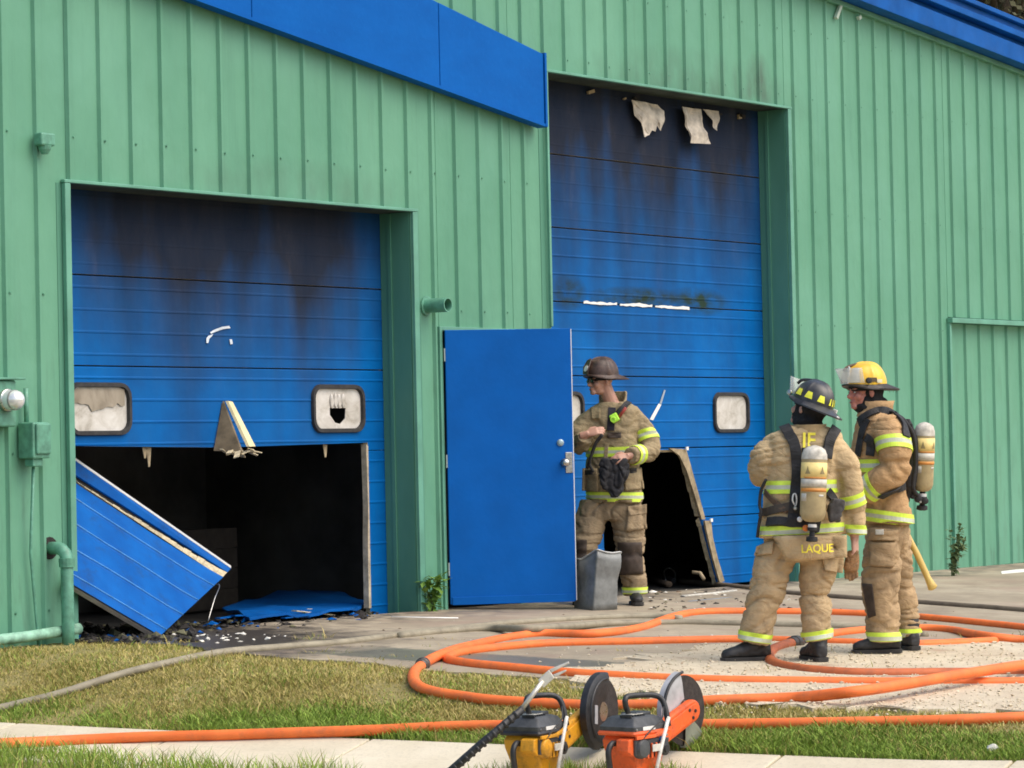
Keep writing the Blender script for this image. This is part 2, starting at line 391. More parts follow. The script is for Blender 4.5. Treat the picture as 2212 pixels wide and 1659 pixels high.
MB().lathe(leafp(LEAF-.072, 1.10, .022), nrm, [(0, .03), (.012, .032), (.02, .014), (.04, .013), (.05, .028), (.068, .031), (.08, .02), (.083, .001)], 16).build('knob', STEEL, ld, smoothed=True)
MB().lathe(leafp(LEAF-.10, 1.255, .022), nrm, [(0, .028), (.01, .027), (.02, .016), (.022, .001)], 16).build('deadbolt', plain('pale_blue_grey_metal', (.32, .42, .45), .4, .5), ld)
for z in (.25, 1.08, 1.9): MB().lathe(hx+Vector((-.004, -.006, z)), UP, [(0, .011), (.1, .011)], 10).build('hinge', WHITE, ld)

# ------------------------------------------------------------------ overhead doors
def cut_poly(bm, poly):
    """cut a convex polygon of (x, z) out of an x-z sheet"""
    n = len(poly)
    cx = sum(p[0] for p in poly)/n; cz = sum(p[1] for p in poly)/n
    xs = [p[0] for p in poly]; zs = [p[1] for p in poly]
    for i in range(n):
        p, r = poly[i], poly[(i+1) % n]; nn = Vector((r[1]-p[1], 0, -(r[0]-p[0]))).normalized()
        geom = [f_ for f_ in bm.faces if min(v.co.x for v in f_.verts) <= max(xs)+.01 and max(v.co.x for v in f_.verts) >= min(xs)-.01 and min(v.co.z for v in f_.verts) <= max(zs)+.01 and max(v.co.z for v in f_.verts) >= min(zs)-.01]
        geom = geom + list({e_ for f_ in geom for e_ in f_.edges}) + list({v for f_ in geom for v in f_.verts})
        bmesh.ops.bisect_plane(bm, geom=geom, plane_co=(p[0], 0, p[1]), plane_no=nn, dist=1e-6)
    def inside(c):
        s_ = None
        for i in range(n):
            p, r = poly[i], poly[(i+1) % n]; d = (r[0]-p[0])*(c.z-p[1])-(r[1]-p[1])*(c.x-p[0])
            if s_ is None: s_ = d > 0
            elif (d > 0) != s_: return False
        return True
    dead = [f_ for f_ in bm.faces if inside(f_.calc_center_median())]
    bmesh.ops.delete(bm, geom=dead, context='FACES')
def section_mesh(xa, xb, za, zb, holes=(), ribs=4, xstep=.5, sag=None, rh=1.0):
    prof = [(za, .0)]
    hh = (zb-za)
    for i in range(1, ribs+1):
        zc = za + hh*(i-.5)/ribs
        prof += [(zc-.012, 0), (zc-.008, -.0045*rh), (zc+.001, -.005*rh), (zc+.009, 0), (zc+.014, 0)]
    prof += [(zb-.010, 0), (zb-.002, .008)]
    nx = max(2, int((xb-xa)/xstep)+1); xs = [xa+(xb-xa)*i/(nx-1) for i in range(nx)]
    bm = bmesh.new(); rows = []
    for z, y in prof: rows.append([bm.verts.new((x, y, z)) for x in xs])
    for r0_, r1_ in zip(rows, rows[1:]):
        for i in range(nx-1): bm.faces.new((r0_[i], r0_[i+1], r1_[i+1], r1_[i]))
    for h in holes: cut_poly(bm, h)
    if holes:                                   # drop slivers left loose by the cuts
        bm.faces.ensure_lookup_table(); seen = set(); isl = []
        for f0 in bm.faces:
            if f0 in seen: continue
            stack = [f0]; comp = []; seen.add(f0)
            while stack:
                f_ = stack.pop(); comp.append(f_)
                for e_ in f_.edges:
                    for f2_ in e_.link_faces:
                        if f2_ not in seen: seen.add(f2_); stack.append(f2_)
            isl.append(comp)
        isl.sort(key=lambda c_: -sum(f_.calc_area() for f_ in c_))
        dead = [f_ for c_ in isl[1:] for f_ in c_ if sum(q_.calc_area() for q_ in c_) < .05]
        if dead: bmesh.ops.delete(bm, geom=dead, context='FACES')
    return bm
def rounded(cx, cz, wx, wz, r, n=5):
    out = []
    for qx, qz, a0 in ((1, 1, 0), (-1, 1, 90), (-1, -1, 180), (1, -1, 270)):
        for i in range(n+1):
            a = math.radians(a0 + 90*i/n); out.append((cx+qx*(wx/2-r)+r*math.cos(a), cz+qz*(wz/2-r)+r*math.sin(a)))
    return out
def add_section(parent, mat, y, *a, **kw):
    bm = section_mesh(*a, **kw); me = bpy.data.meshes.new('door_section')
    cx, cz = (a[0]+a[1])/2, (a[2]+a[3])/2
    bmesh.ops.translate(bm, verts=bm.verts, vec=(-cx, 0, -cz)); bmesh.ops.recalc_face_normals(bm, faces=bm.faces)
    if sum(f_.normal.y for f_ in bm.faces) > 0: bmesh.ops.reverse_faces(bm, faces=bm.faces)
    bm.to_mesh(me); bm.free(); me.materials.append(mat); me.materials.append(CREAM)
    o = link('door_section', me, parent, (cx, y, cz))
    sm = o.modifiers.new('thick', 'SOLIDIFY'); sm.thickness = .045; sm.offset = -1; sm.material_offset_rim = 1
    return o
def door_window(parent, cx, cz, y, wx=.62, wz=.365, hole=None, film=True):
    outer = rounded(cx, cz, wx, wz, .10); inner = rounded(cx, cz, wx-.07, wz-.07, .075)
    mb = MB(); n = len(outer)
    mb.loft([[(p[0], y, p[1]) for p in outer], [(cx+(p[0]-cx)*.985, y-.022, cz+(p[1]-cz)*.97) for p in outer], [(cx+(p[0]-cx)*1.02, y-.022, cz+(p[1]-cz)*1.03) for p in inner], [(p[0], y+.01, p[1]) for p in inner]], cap=False)
    o = mb.build('window_seal', RUBBER, parent, autosmooth=40)
    bm = bmesh.new()
    poly = rounded(cx, cz, wx-.066, wz-.066, .075)
    f_ = bm.faces.new([bm.verts.new((p[0], 0, p[1])) for p in poly])
    if hole: cut_poly(bm, hole)
    bmesh.ops.recalc_face_normals(bm, faces=bm.faces)
    if sum(f_.normal.y for f_ in bm.faces) > 0: bmesh.ops.reverse_faces(bm, faces=bm.faces)
    bmesh.ops.translate(bm, verts=bm.verts, vec=(-cx, 0, -cz)); me = bpy.data.meshes.new('window_pane'); bm.to_mesh(me); bm.free(); me.materials.append(PANE)
    p_ = link('window_pane', me, parent, (cx, y+.004, cz)); sm = p_.modifiers.new('t', 'SOLIDIFY'); sm.thickness = .006; sm.offset = -1
DY = REV
od1 = MB().box2((D1[0]-.04, DY+.06, 3.10), (D1[1]+.03, DY+.16, 3.16)).box2((D1[0]-.05, DY+.06, .05), (D1[0]-.02, DY+.14, 3.09)).box2((D1[1]+.02, DY+.06, .05), (D1[1]+.05, DY+.14, 3.09)).build('overhead_door', GALV, bld, label='sooty blue overhead door with its lower panels cut away')
xa, xb = D1[0]-.08, D1[1]+.02
w1 = (15.12, 1.545); w2 = (17.69, 1.545)
add_section(od1, BLUE_1, DY, xa, xb, 2.465, 3.075, rh=.3)
add_section(od1, BLUE_1, DY, xa, xb, 1.845, 2.457, rh=.7)
sagpoly = [(14.4, 1.18), (14.4, 1.305), (15.4, 1.285), (16.4, 1.265), (17.3, 1.272), (18.045, 1.285), (18.045, 1.18)]
add_section(od1, BLUE_1, DY, xa, xb, 1.23, 1.838, holes=[rounded(w1[0], w1[1], .56, .31, .07), rounded(w2[0], w2[1], .56, .31, .07), [(14.3, 1.2), (14.3, 1.305), (16.4, 1.268), (16.4, 1.2)], [(16.399, 1.2), (16.399, 1.268), (18.045, 1.287), (18.045, 1.2)], [(16.28, 1.2), (16.385, 1.59), (16.56, 1.2)]])
add_section(od1, BLUE_1, DY, 18.035, xb, -.03, 1.228, ribs=8)
# torn metal edge of the strip that is left on the right
MB().prism([(18.005, DY-.012, 0.03), (18.034, DY-.012, .03), (18.036, DY-.012, 1.26), (18.012, DY-.012, 1.275), (18.02, DY-.012, .8), (18.008, DY-.012, .5)], (0, .05, 0)).build('torn_edge', plain('torn_insulation_edge', (.5, .43, .31), .8, var=.4, scale=12), od1)
door_window(od1, w1[0], w1[1], DY-.004)
door_window(od1, w2[0], w2[1], DY-.004, hole=[(17.60, 1.55), (17.60, 1.50), (17.66, 1.44), (17.72, 1.43), (17.78, 1.47), (17.79, 1.55)])
# film curled down inside the panes
mb = MB(); pts = []
for i in range(15):
    t = i/14; x = 14.87+.50*t; dz = .028*math.sin(9*t)+.02*random.uniform(-1, 1); pts.append((x, 1.565+dz-.02*abs(math.sin(5*t))))
mb.prism([(14.87, DY-.006, 1.685), *[(p[0], DY-.006, p[1]) for p in pts], (15.37, DY-.006, 1.685)], (0, -.003, 0)); mb.build('curled_film', FILM, od1)
mb = MB()
for i, x in enumerate((17.60, 17.645, 17.69, 17.735)):
    mb.ball((x+.022, DY-.006, 1.60+.006*(i % 2)), (.024, .008, .055))
mb.build('curled_film', PANE, od1, smoothed=True)
# folded-out flap of insulated skin at the cut
tip = Vector((16.385, DY-.01, 1.60))
f1 = [tip, Vector((16.27, DY-.015, 1.245)), Vector((16.36, DY-.20, 1.235))]
MB().prism(f1, (.012, -.004, 0)).build('bent_flap', plain('sooty_bent_skin', (.13, .10, .06), .8, var=.5, scale=10), od1, label='brown bent flap of torn door skin')
f2 = [tip+Vector((.005, -.02, 0)), Vector((16.415, DY-.20, 1.27)), Vector((16.47, DY-.21, 1.27)), tip+Vector((.04, -.03, -.005))]
MB().prism(f2, (.01, -.02, 0)).build('bent_flap', plain('pale_yellow_foam', (.72, .62, .36), .8, var=.18, scale=20), od1, label='pale yellow foam edge of the bent flap')
mb = MB()
for i in range(14):
    a = random.random(); c = Vector((16.27+.33*a, DY-.05-.16*random.random(), 1.245-.03*random.random()))
    R = Matrix.Rotation(random.uniform(-.7, .7), 3, 'Y') @ Matrix.Rotation(random.uniform(-.8, .8), 3, 'Z'); mb.box(c, (random.uniform(.05, .13), random.uniform(.02, .05), .006), R)
mb.build('torn_strip', CREAM, od1)
for x, h in ((15.62, .13), (17.55, .09), (15.58, .07)):
    MB().prism([(x, DY+.03, 1.28), (x+.05, DY+.03, 1.275), (x+.035, DY+.03, 1.275-h), (x+.02, DY+.03, 1.27-h)], (0, .006, .0)).build('torn_strip', RUST, od1)
# white paint scraped off by the tools
def marks(parent, y, polys, mat=WHITE):
    for p in polys: MB().prism([(x, y, z) for x, z in p], (0, -.003, 0)).build('scraped_mark', mat, parent)
def px_poly(y, pts): return [(W(a, b, y).x, W(a, b, y).z) for a, b in pts]
marks(od1, DY-.006, [px_poly(DY, [(452, 718), (462, 712), (478, 706), (493, 704), (496, 709), (480, 711), (466, 716), (454, 721)]), px_poly(DY, [(444, 741), (444, 731), (449, 725), (459, 722), (455, 727), (450, 732), (448, 741)]), px_poly(DY, [(494, 733), (499, 733), (501, 743), (496, 744)])], plain('scraped_bare_metal', (.6, .66, .72), .5))

od2 = MB().box2((D2[0]-.04, DY+.06, 4.32), (D2[1]+.03, DY+.16, 4.38)).box2((D2[0]-.05, DY+.06, .05), (D2[0]-.02, DY+.14, 4.31)).box2((D2[1]+.02, DY+.06, .05), (D2[1]+.05, DY+.14, 4.31)).build('overhead_door', GALV, bld, label='taller scorched blue overhead door with a cut triangular hole')
xa, xb = D2[0]-.08, D2[1]+.02
hole = [(21.2, -.2), (21.2, 1.19), (22.44, 1.18), (22.70, .58), (22.97, -.02), (23.03, -.2)]
wa = (20.63, 1.505); wb = (23.265, 1.505)
wh = [rounded(*wa, .55, .30, .07), rounded(*wb, .55, .30, .07)]
zs = [-.03, .585, 1.20, 1.82, 2.435, 3.05, 3.66, 4.29]
for i, (za, zb) in enumerate(zip(zs, zs[1:])):
    hs = []
    if i < 2: hs = [hole]
    if i == 2: hs = wh
    if i == 0:
        add_section(od2, BLUE_2, DY, xa, 21.2, za+.004, zb-.004, rh=.9)
        add_section(od2, BLUE_2, DY, 21.2, xb, za+.004, zb-.004, holes=[[(21.1, -.2), (21.1, 1.19), *hole[2:]]], rh=.9); continue
    add_section(od2, BLUE_2, DY, xa, xb, za+.004, zb-.004, holes=hs, rh=.25 if i > 4 else .9)
door_window(od2, *wa, DY-.004, wx=.60); door_window(od2, *wb, DY-.004, wx=.60)
# rolled-back tan edge of the hole, in two pieces
E1 = [(22.20, 1.195), (22.47, 1.185), (22.55, 1.02), (22.66, .78), (22.76, .56), (22.70, .56), (22.58, .80), (22.47, 1.0), (22.36, 1.13)]
MB().prism([(x, DY-.03, z) for x, z in E1], (0, .018, 0)).build('rolled_edge', RUST, od2)
E2 = [(22.72, .55), (22.83, .545), (22.85, .40), (22.93, .20), (23.03, 0.0), (22.95, -.01), (22.85, .2), (22.77, .40)]
MB().prism([(x, DY-.045, z) for x, z in E2], (0, .018, 0)).build('rolled_edge', RUST, od2)
for x, z in ((22.45, 1.19), (22.82, .55)): MB().box((x, DY-.052, z), (.035, .012, .03)).build('torn_strip', WHITE, od2)
# white foam showing in the long saw cut
mb = MB(); top = []; bot = []
for i in range(34):
    t = i/33; x = 20.97+1.64*t; top.append((x, DY-.008, 2.444-.004*t+random.uniform(-.006, .008)+(.01 if .48 < t < .55 else 0))); bot.append((x, DY-.008, 2.425-.008*t+random.uniform(-.004, .004)))
for i0, i1 in ((0, 10), (11, 21), (22, 33)):
    mb = MB().prism(bot[i0:i1+1] + top[i0:i1+1][::-1], (0, .006, 0)); mb.build('saw_cut', WHITE, od2)
marks(od2, DY-.006, [px_poly(DY, [(1402, 906), (1409, 908), (1427, 874), (1421, 872)])])
marks(od2, DY-.006, [px_poly(DY, [(1423, 872), (1427, 873), (1436, 843), (1433, 842)])], plain('scraped_bare_metal_grey', (.3, .36, .42), .5))
# scorched paper facing hanging from the head of the taller door
def hang(px_pts, off):
    y = DY-.05-off
    pts = [W(a, b, y) for a, b in px_pts]
    c = sum((p for p in pts), Vector())/len(pts)
    bm = bmesh.new(); bm.faces.new([bm.verts.new(p) for p in pts]); bmesh.ops.triangulate(bm, faces=bm.faces); bmesh.ops.subdivide_edges(bm, edges=bm.edges, cuts=3, use_grid_fill=True)
    for v in bm.verts: v.co.y += .05*noise.noise(v.co*9) - .10*max(0, 4.2-v.co.z)
    bmesh.ops.translate(bm, verts=bm.verts, vec=-c); me = bpy.data.meshes.new('hanging_paper'); bm.to_mesh(me); bm.free(); me.materials.append(WHITE_PAPER)
    o = link('hanging_paper', me, od2, c); sm = o.modifiers.new('t', 'SOLIDIFY'); sm.thickness = .004
hang([(1363, 216), (1422, 226), (1434, 240), (1430, 258), (1425, 283), (1417, 268), (1414, 258), (1408, 285), (1402, 282), (1397, 292), (1386, 297), (1379, 262), (1370, 250)], 0)
hang([(1472, 231), (1516, 236), (1516, 262), (1512, 272), (1525, 312), (1486, 309), (1480, 280), (1474, 256)], .02)
hang([(1520, 236), (1553, 240), (1551, 262), (1546, 283), (1540, 270), (1530, 252)], .0)
for i in range(9):
    t = random.random(); x = 20.3+3.3*t; MB().box((x, DY-.02, 4.22-random.random()*.05), (random.uniform(.03, .12), .02, random.uniform(.01, .04)), Matrix.Rotation(random.uniform(-.4, .4), 3, 'Y')).build('torn_strip', CHAR if i % 4 else RUST, od2)
# ================================================================== fixtures on the wall
def wp(px, py, out=0.0): return W(px, py, -out)
# vent pipe stub sticking out over the entry door
c = W(920, 661); t = thing('vent_pipe', (c.x, 0, c.z), 'short green open vent pipe sticking out above the blue entry door', 'pipe')
mb = MB(); a = Vector((c.x, -.005, c.z)); d = Vector((0, -1, .0))
mb.lathe(a, d, [(0, .055), (.21, .055), (.21, .047), (.02, .047), (.019, .001)], 20, cap=False); mb.build('pipe', GREEN_PIPE, t, autosmooth=40)
MB().lathe(a, d, [(.0, .075), (.012, .074), (.013, .056)], 20).build('collar', GREEN_PIPE, t)
MB().lathe(a+d*.022, d, [(0, .046), (.003, .046)], 16).build('inner_end', SOOT, t)
# small capped fixture high on the left
c = W(80, 310); t = thing('wall_fixture', (c.x, 0, c.z-.06), 'small green box fixture high on the wall left of the overhead door', 'fixture')
MB().box((c.x, -.07, c.z+.02), (.13, .075, .085)).build('housing', GREEN_PIPE, t, bevel=.012)
MB().lathe((c.x, -.07, c.z-.075), UP, [(0, .022), (.03, .04), (.055, .045)], 14).build('socket', GREEN_PIPE, t)
# electric meter
c = W(12, 866); t = thing('electric_meter', (c.x, 0, c.z-.2), 'round glass electric meter on the wall at the left edge', 'meter')
mb = MB().box((c.x-.16, -.06, c.z-.02), (.30, .10, .30)); mb.build('meter_box', GREEN_PIPE, t, bevel=.012)
MB().box((c.x-.10, -.075, c.z+.14), (.30, .13, .014)).build('rain_ledge', GREEN_PIPE, t, bevel=.004)
d = Vector((0, -1, 0)); a = Vector((c.x-.105, -.11, c.z))
MB().lathe(a, d, [(0, .072), (.025, .074), (.03, .068)], 24).build('ring', STEEL, t, autosmooth=40)
gl = N('meter_glass'); gl.color((.75, .77, .76)).set(Roughness=.08, Metallic=.35, Specular_IOR_Level=.9); MG = gl.done()
MB().lathe(a+d*.03, d, [(0, .066), (.05, .064), (.085, .057), (.105, .034), (.11, .001)], 24).build('glass_dome', MG, t, autosmooth=50)
MB().lathe(a+d*.075, d, [(0, .066), (.012, .066)], 24).build('band', plain('meter_band', (.3, .3, .28), .4), t)
# switch box with its conduit
c = W(58, 952); t = thing('switch_box', (c.x, 0, c.z-.15), 'green metal switch box with a conduit below the meter', 'box')
MB().box((c.x-.02, -.085, c.z), (.155, .14, .235)).build('housing', GREEN_PIPE, t, bevel=.01)
MB().box((c.x-.015, -.165, c.z+.01), (.13, .02, .20)).build('cover', GREEN_PIPE, t, bevel=.01)
MB().box((c.x-.03, -.09, c.z-.145), (.09, .08, .05)).build('hub', GREEN_PIPE, t, bevel=.008)
MB().tube([(c.x-.03, -.085, c.z-.16), (c.x-.03, -.045, .6), (c.x+.02, -.045, .1), (c.x+.03, -.045, g(c.x, 0)-.02)], .010, 8).build('conduit', GREEN_PIPE, t, smoothed=True)
MB().tube([(c.x-.05, -.05, c.z+.12), (c.x-.05, -.05, c.z+.34)], .016, 8).build('conduit', GREEN_PIPE, t, smoothed=True)
# elbow pipe beside the left jamb and the ground pipe
c = W(107, 1184); t = thing('elbow_pipe', (c.x, 0, g(c.x, 0)), 'green elbow pipe coming out of the wall beside the left door jamb', 'pipe')
x, z = c.x, c.z; o_ = -.155
pts = [(x, .02, z), (x, o_+.07, z), (x, o_+.045, z-.008), (x, o_+.012, z-.035), (x, o_, z-.075), (x, o_, .1), (x, o_, g(x, 0)-.03)]
MB().tube(pts, .042, 14, upv=(1, 0, 0)).build('pipe', GREEN_PIPE, t, smoothed=True)
MB().lathe((x, o_, z-.10), UP, [(-.025, .042), (-.024, .053), (.035, .055), (.036, .042)], 14).build('coupling', GREEN_PIPE, t)
MB().lathe((x, -.002, z), (0, -1, 0), [(0, .075), (.006, .07), (.007, .044)], 16).build('hole_edge', CHAR, t)
z = .055; mb = MB().tube([(X0, -.09, z+.0), (14.0, -.095, z+.01), (14.50, -.10, z+.035)], .036, 12); mb.build('ground_pipe', plain('flaking_green_pipe', (.24, .45, .33), .55, var=.45, scale=14), smoothed=True, label='flaking green pipe running along the wall base at the left', cat='pipe')
# loose foil scraps under the rake
for i, (a, b) in enumerate(((1812, 22), (1856, 38))):
    p = W(a, b, -.03); R = Matrix.Rotation(.6+.5*i, 3, 'Y'); MB().box(p, (.035, .03, .20 if i == 0 else .05), R).build('torn_foil', plain('foil%d' % i, (.5, .6, .5), .4), bld)

# ================================================================== ground, driveway, gravel, sidewalk
LAWN = N('lawn_soil'); f = LAWN.noise(1.2, 6, .65); f2 = LAWN.noise(22, 4, .7)
c1 = LAWN.ramp(f, [(.3, (.20, .19, .05)), (.5, (.29, .245, .08)), (.7, (.36, .295, .11))])
LAWN.color(LAWN.mix(LAWN.math('MULTIPLY', f2, .6), c1, (.15, .13, .06))).set(Roughness=.95).bump(f2, .6, .02); LAWN = LAWN.done()
def gridsheet(name, xs, ys, mat, dz=0, **kw):
    mb = MB(); n = len(xs)
    mb.v = [(x, y, g(x, y)+dz) for y in ys for x in xs]
    mb.f = [(j*n+i, j*n+i+1, (j+1)*n+i+1, (j+1)*n+i) for j in range(len(ys)-1) for i in range(n-1)]; mb.mi = [0]*len(mb.f)
    return mb.build(name, mat, at=(0, 0, 0), smoothed=True, **kw)
xs = [-4000, -1500, -400, -150, -60, -20, -5, 4, 8, 10] + [11+.1*i for i in range(51)] + [16.5, 17, 18, 20, 24, 28, 32, 36, 45, 80, 200, 500, 1500, 4000]
ys = [-4000, -1500, -400, -150, -60, -30, -20, -14, -11] + [-9+.25*i for i in range(37)] + [.05, 1, 4, 12, 25, 60, 150, 500, 1500, 4000]
def gl_(x, y): return g(x, y) - (.12 if (x > X0+.05 and x < X1-.05 and .04 < y < YB) else 0)
mb = MB(); n = len(xs); mb.v = [(x, y, gl_(x, y)) for y in ys for x in xs]
mb.f = [(j*n+i, j*n+i+1, (j+1)*n+i+1, (j+1)*n+i) for j in range(len(ys)-1) for i in range(n-1)]; mb.mi = [0]*len(mb.f)
mb.build('ground', LAWN, at=(0, 0, 0), smoothed=True, kind='structure')

def polysheet(name, poly, mat, dz, step=.35, jag=0.0, **kw):
    bm = bmesh.new()
    bm.faces.new([bm.verts.new((x, y, 0)) for x, y in poly])
    x0, x1 = min(p[0] for p in poly), max(p[0] for p in poly); y0, y1 = min(p[1] for p in poly), max(p[1] for p in poly)
    k = math.ceil(x0/step)
    while k*step < min(x1, 20): bmesh.ops.bisect_plane(bm, geom=bm.verts[:]+bm.edges[:]+bm.faces[:], plane_co=(k*step, 0, 0), plane_no=(1, 0, 0)); k += 1
    k = math.ceil(y0/step)
    while k*step < y1: bmesh.ops.bisect_plane(bm, geom=bm.verts[:]+bm.edges[:]+bm.faces[:], plane_co=(0, k*step, 0), plane_no=(0, 1, 0)); k += 1
    for v in bm.verts: v.co.z = g(v.co.x, v.co.y)+dz
    bmesh.ops.recalc_face_normals(bm, faces=bm.faces)
    if sum(f_.normal.z for f_ in bm.faces) < 0: bmesh.ops.reverse_faces(bm, faces=bm.faces)
    for e_ in [e_ for e_ in bm.edges if e_.is_boundary]: pass
    r = bmesh.ops.extrude_edge_only(bm, edges=[e_ for e_ in bm.edges if e_.is_boundary])
    for v in [v for v in r['geom'] if isinstance(v, bmesh.types.BMVert)]: v.co.z -= dz+.02
    me = bpy.data.meshes.new(name); bm.to_mesh(me); bm.free(); me.materials.append(mat)
    return tag(link(name, me), **kw)
def gp(pts):
    out = []
    for a, b in pts: p = G(a, b); out.append((p.x, p.y))
    return out
def rough_edge(pts, amp=.05, n=4):
    out = []
    for i in range(len(pts)-1):
        for k in range(n):
            t = k/n; x = pts[i][0]*(1-t)+pts[i+1][0]*t; y = pts[i][1]*(1-t)+pts[i+1][1]*t
            out.append((x+random.uniform(-amp, amp), y+random.uniform(-amp, amp)))
    return out + [pts[-1]]
front = gp([(168, 1386), (240, 1391), (380, 1396), (480, 1413), (640, 1428), (800, 1437), (900, 1452), (1010, 1458), (1150, 1466), (1310, 1478), (1480, 1500), (1700, 1515), (2000, 1526), (2260, 1535)])
front[0] = (front[0][0]-.08, .06)
APRON = rough_edge(front, .04) + [(34, -14), (34, .06)]
q = N('old_concrete'); f = q.noise(.9, 6, .65, .4); f2 = q.noise(5, 6, .7); f3 = q.noise(60, 3, .7)
c1 = q.ramp(f, [(.28, (.22, .18, .125)), (.5, (.36, .30, .21)), (.7, (.45, .385, .28))])
c1 = q.mix(q.math('MULTIPLY', q.rng(f2, .45, .75), .6), c1, (.20, .16, .12)); c1 = q.mix(q.math('MULTIPLY', q.rng(q.noise(.6, 4, .6, 1), .52, .7), .55), c1, (.30, .19, .15))
# wet, sooty run-off in front of the first door
x, y, z = q.xyz(); dd = q.math('ADD', q.math('MULTIPLY', q.rng(x, 17.2, 14.8, 0, 1), q.rng(y, -2.6, -.5, 0, 1)), q.math('MULTIPLY', q.math('SUBTRACT', f2, .5), .9))
wet = q.rng(dd, .18, .55); wet = q.math('MAXIMUM', wet, q.math('MULTIPLY', q.math('MULTIPLY', q.rng(y, -.9, -.1), q.rng(f2, .4, .6)), .8))
c1 = q.mix(wet, c1, (.055, .047, .038))
pud = q.rng(q.math('ADD', blob(q, 15.05, -2.35, .55, 40), q.math('MULTIPLY', q.math('SUBTRACT', f2, .5), .6)), .5, .7); pud = q.math('MULTIPLY', pud, q.rng(y, -1.7, -2.1))
c1 = q.mix(q.math('MULTIPLY', pud, .7), c1, (.09, .10, .075))
q.color(c1).set(Roughness=q.rng(q.math('MAXIMUM', wet, pud), 0, 1, .85, .38)).bump(q.math('ADD', f3, q.math('MULTIPLY', f2, 2)), .35, .008); CONC = q.done()
polysheet('driveway', APRON, CONC, .014, kind='structure')
gpts = gp([(1200, 1462), (1330, 1440), (1440, 1418), (1540, 1402), (1700, 1392), (1850, 1390), (2050, 1392), (2300, 1398)])
GRAVEL = rough_edge(gpts, .14, 9) + [(19.5, -9.5)] + rough_edge(gp([(2300, 1549), (2100, 1545), (1900, 1536), (1700, 1530), (1480, 1518), (1350, 1502), (1230, 1480)]), .14, 9)
q = N('crushed_limestone'); f = q.noise(2.2, 6, .7, .3); f2 = q.noise(38, 5, .75)
c1 = q.ramp(f, [(.3, (.44, .29, .20)), (.4, (.60, .50, .35)), (.62, (.72, .63, .46))])
q.color(q.mix(q.math('MULTIPLY', q.rng(f2, .45, .75), .4), c1, (.36, .25, .17))).set(Roughness=.95).bump(f2, .8, .02); LIME = q.done()
polysheet('gravel_bed', GRAVEL, LIME, .026, kind='structure')
def in_poly(x, y, P):
    c = False; j = len(P)-1
    for i in range(len(P)):
        (xi, yi), (xj, yj) = P[i], P[j]
        if (yi > y) != (yj > y) and x < (xj-xi)*(y-yi)/(yj-yi)+xi: c = not c
        j = i
    return c
# loose stones on the gravel
q = N('limestone_chips'); q.color(q.ramp(q.noise(40, 2), [(.3, (.46, .36, .25)), (.5, (.62, .53, .38)), (.75, (.74, .67, .52))])).set(Roughness=.9); CHIP = q.done()
mb = MB(); cnt = 0
while cnt < 2600:
    p = G(random.uniform(1180, 2260), random.uniform(1385, 1550)); x, y = p.x+random.uniform(-.2, .2), p.y+random.uniform(-.2, .2)
    ins = in_poly(x, y, GRAVEL)
    if not ins and random.random() > .3: continue
    s_ = random.choice([.005, .006, .007, .008, .01, .014]) * random.uniform(.7, 1.2); z = g(x, y)+(.026 if ins else .012)
    a = random.random()*6.3; R = Matrix.Rotation(a, 3, 'Z') @ Matrix.Rotation(random.uniform(-.5, .5), 3, 'X')
    vs = [Vector((x, y, z+s_*.4)) + R @ Vector((dx*s_*random.uniform(.7, 1.3), dy*s_*random.uniform(.6, 1.1), dz_*s_*.55)) for dx, dy, dz_ in ((1,0,0),(-1,0,0),(0,1,0),(0,-1,0),(0,0,1),(0,0,-1))]
    mb.add(vs, [(0,2,4),(2,1,4),(1,3,4),(3,0,4),(2,0,5),(1,2,5),(3,1,5),(0,3,5)]); cnt += 1
mb.build('gravel_stones', CHIP, kind='stuff', label='loose pale limestone chips on the gravel beside the hoses', cat='gravel')
# sidewalk: slabs with open joints
def sx(y): return 12.47-.098*y
q = N('sidewalk_concrete'); f = q.noise(1.7, 6, .65); f2 = q.noise(45, 4, .7)
q.color(q.mix(q.math('MULTIPLY', q.rng(f2, .5, .75), .35), q.ramp(f, [(.3, (.55, .48, .34)), (.7, (.68, .61, .46))]), (.30, .27, .21))).set(Roughness=.9).bump(f2, .35, .006); SIDE = q.done()
DIRT = plain('joint_dirt', (.12, .10, .07), .95)
mb = MB(); yy = [-13+.5*i for i in range(29)]; vs = []
for y in yy: vs += [(sx(y)-1.06, y, g(sx(y)-1.06, y)-.05), (sx(y), y, g(sx(y), y)-.05)]
mb.add(vs, [(2*i, 2*i+1, 2*i+3, 2*i+2) for i in range(len(yy)-1)]); walk = mb.build('sidewalk', DIRT, at=(0, 0, 0), kind='structure')
y = 1.0; L = 1.22
while y > -12:
    ya, yb = y-.008, y-L+.008; xs_ = [0, .25, .5, .75, 1]
    top = [[Vector((sx(yy_)-1.05+1.04*u, yy_, g(sx(yy_)-1.05+1.04*u, yy_)+.016)) for u in xs_] for yy_ in (ya, (2*ya+yb)/3, (ya+2*yb)/3, yb)]
    mb = MB(); n = 5; nv = 20
    flat = [p for r in top for p in r]; per = [0,1,2,3,4,9,14,19,18,17,16,15,10,5]
    mb.add(flat + [p-Vector((0, 0, .06)) for p in flat], [(j*n+i, j*n+i+1, (j+1)*n+i+1, (j+1)*n+i) for j in range(3) for i in range(n-1)] + [(per[i], per[(i+1) % 14], per[(i+1) % 14]+nv, per[i]+nv) for i in range(14)])
    o = mb.build('slab', SIDE, walk, bevel=.008)
    y -= L
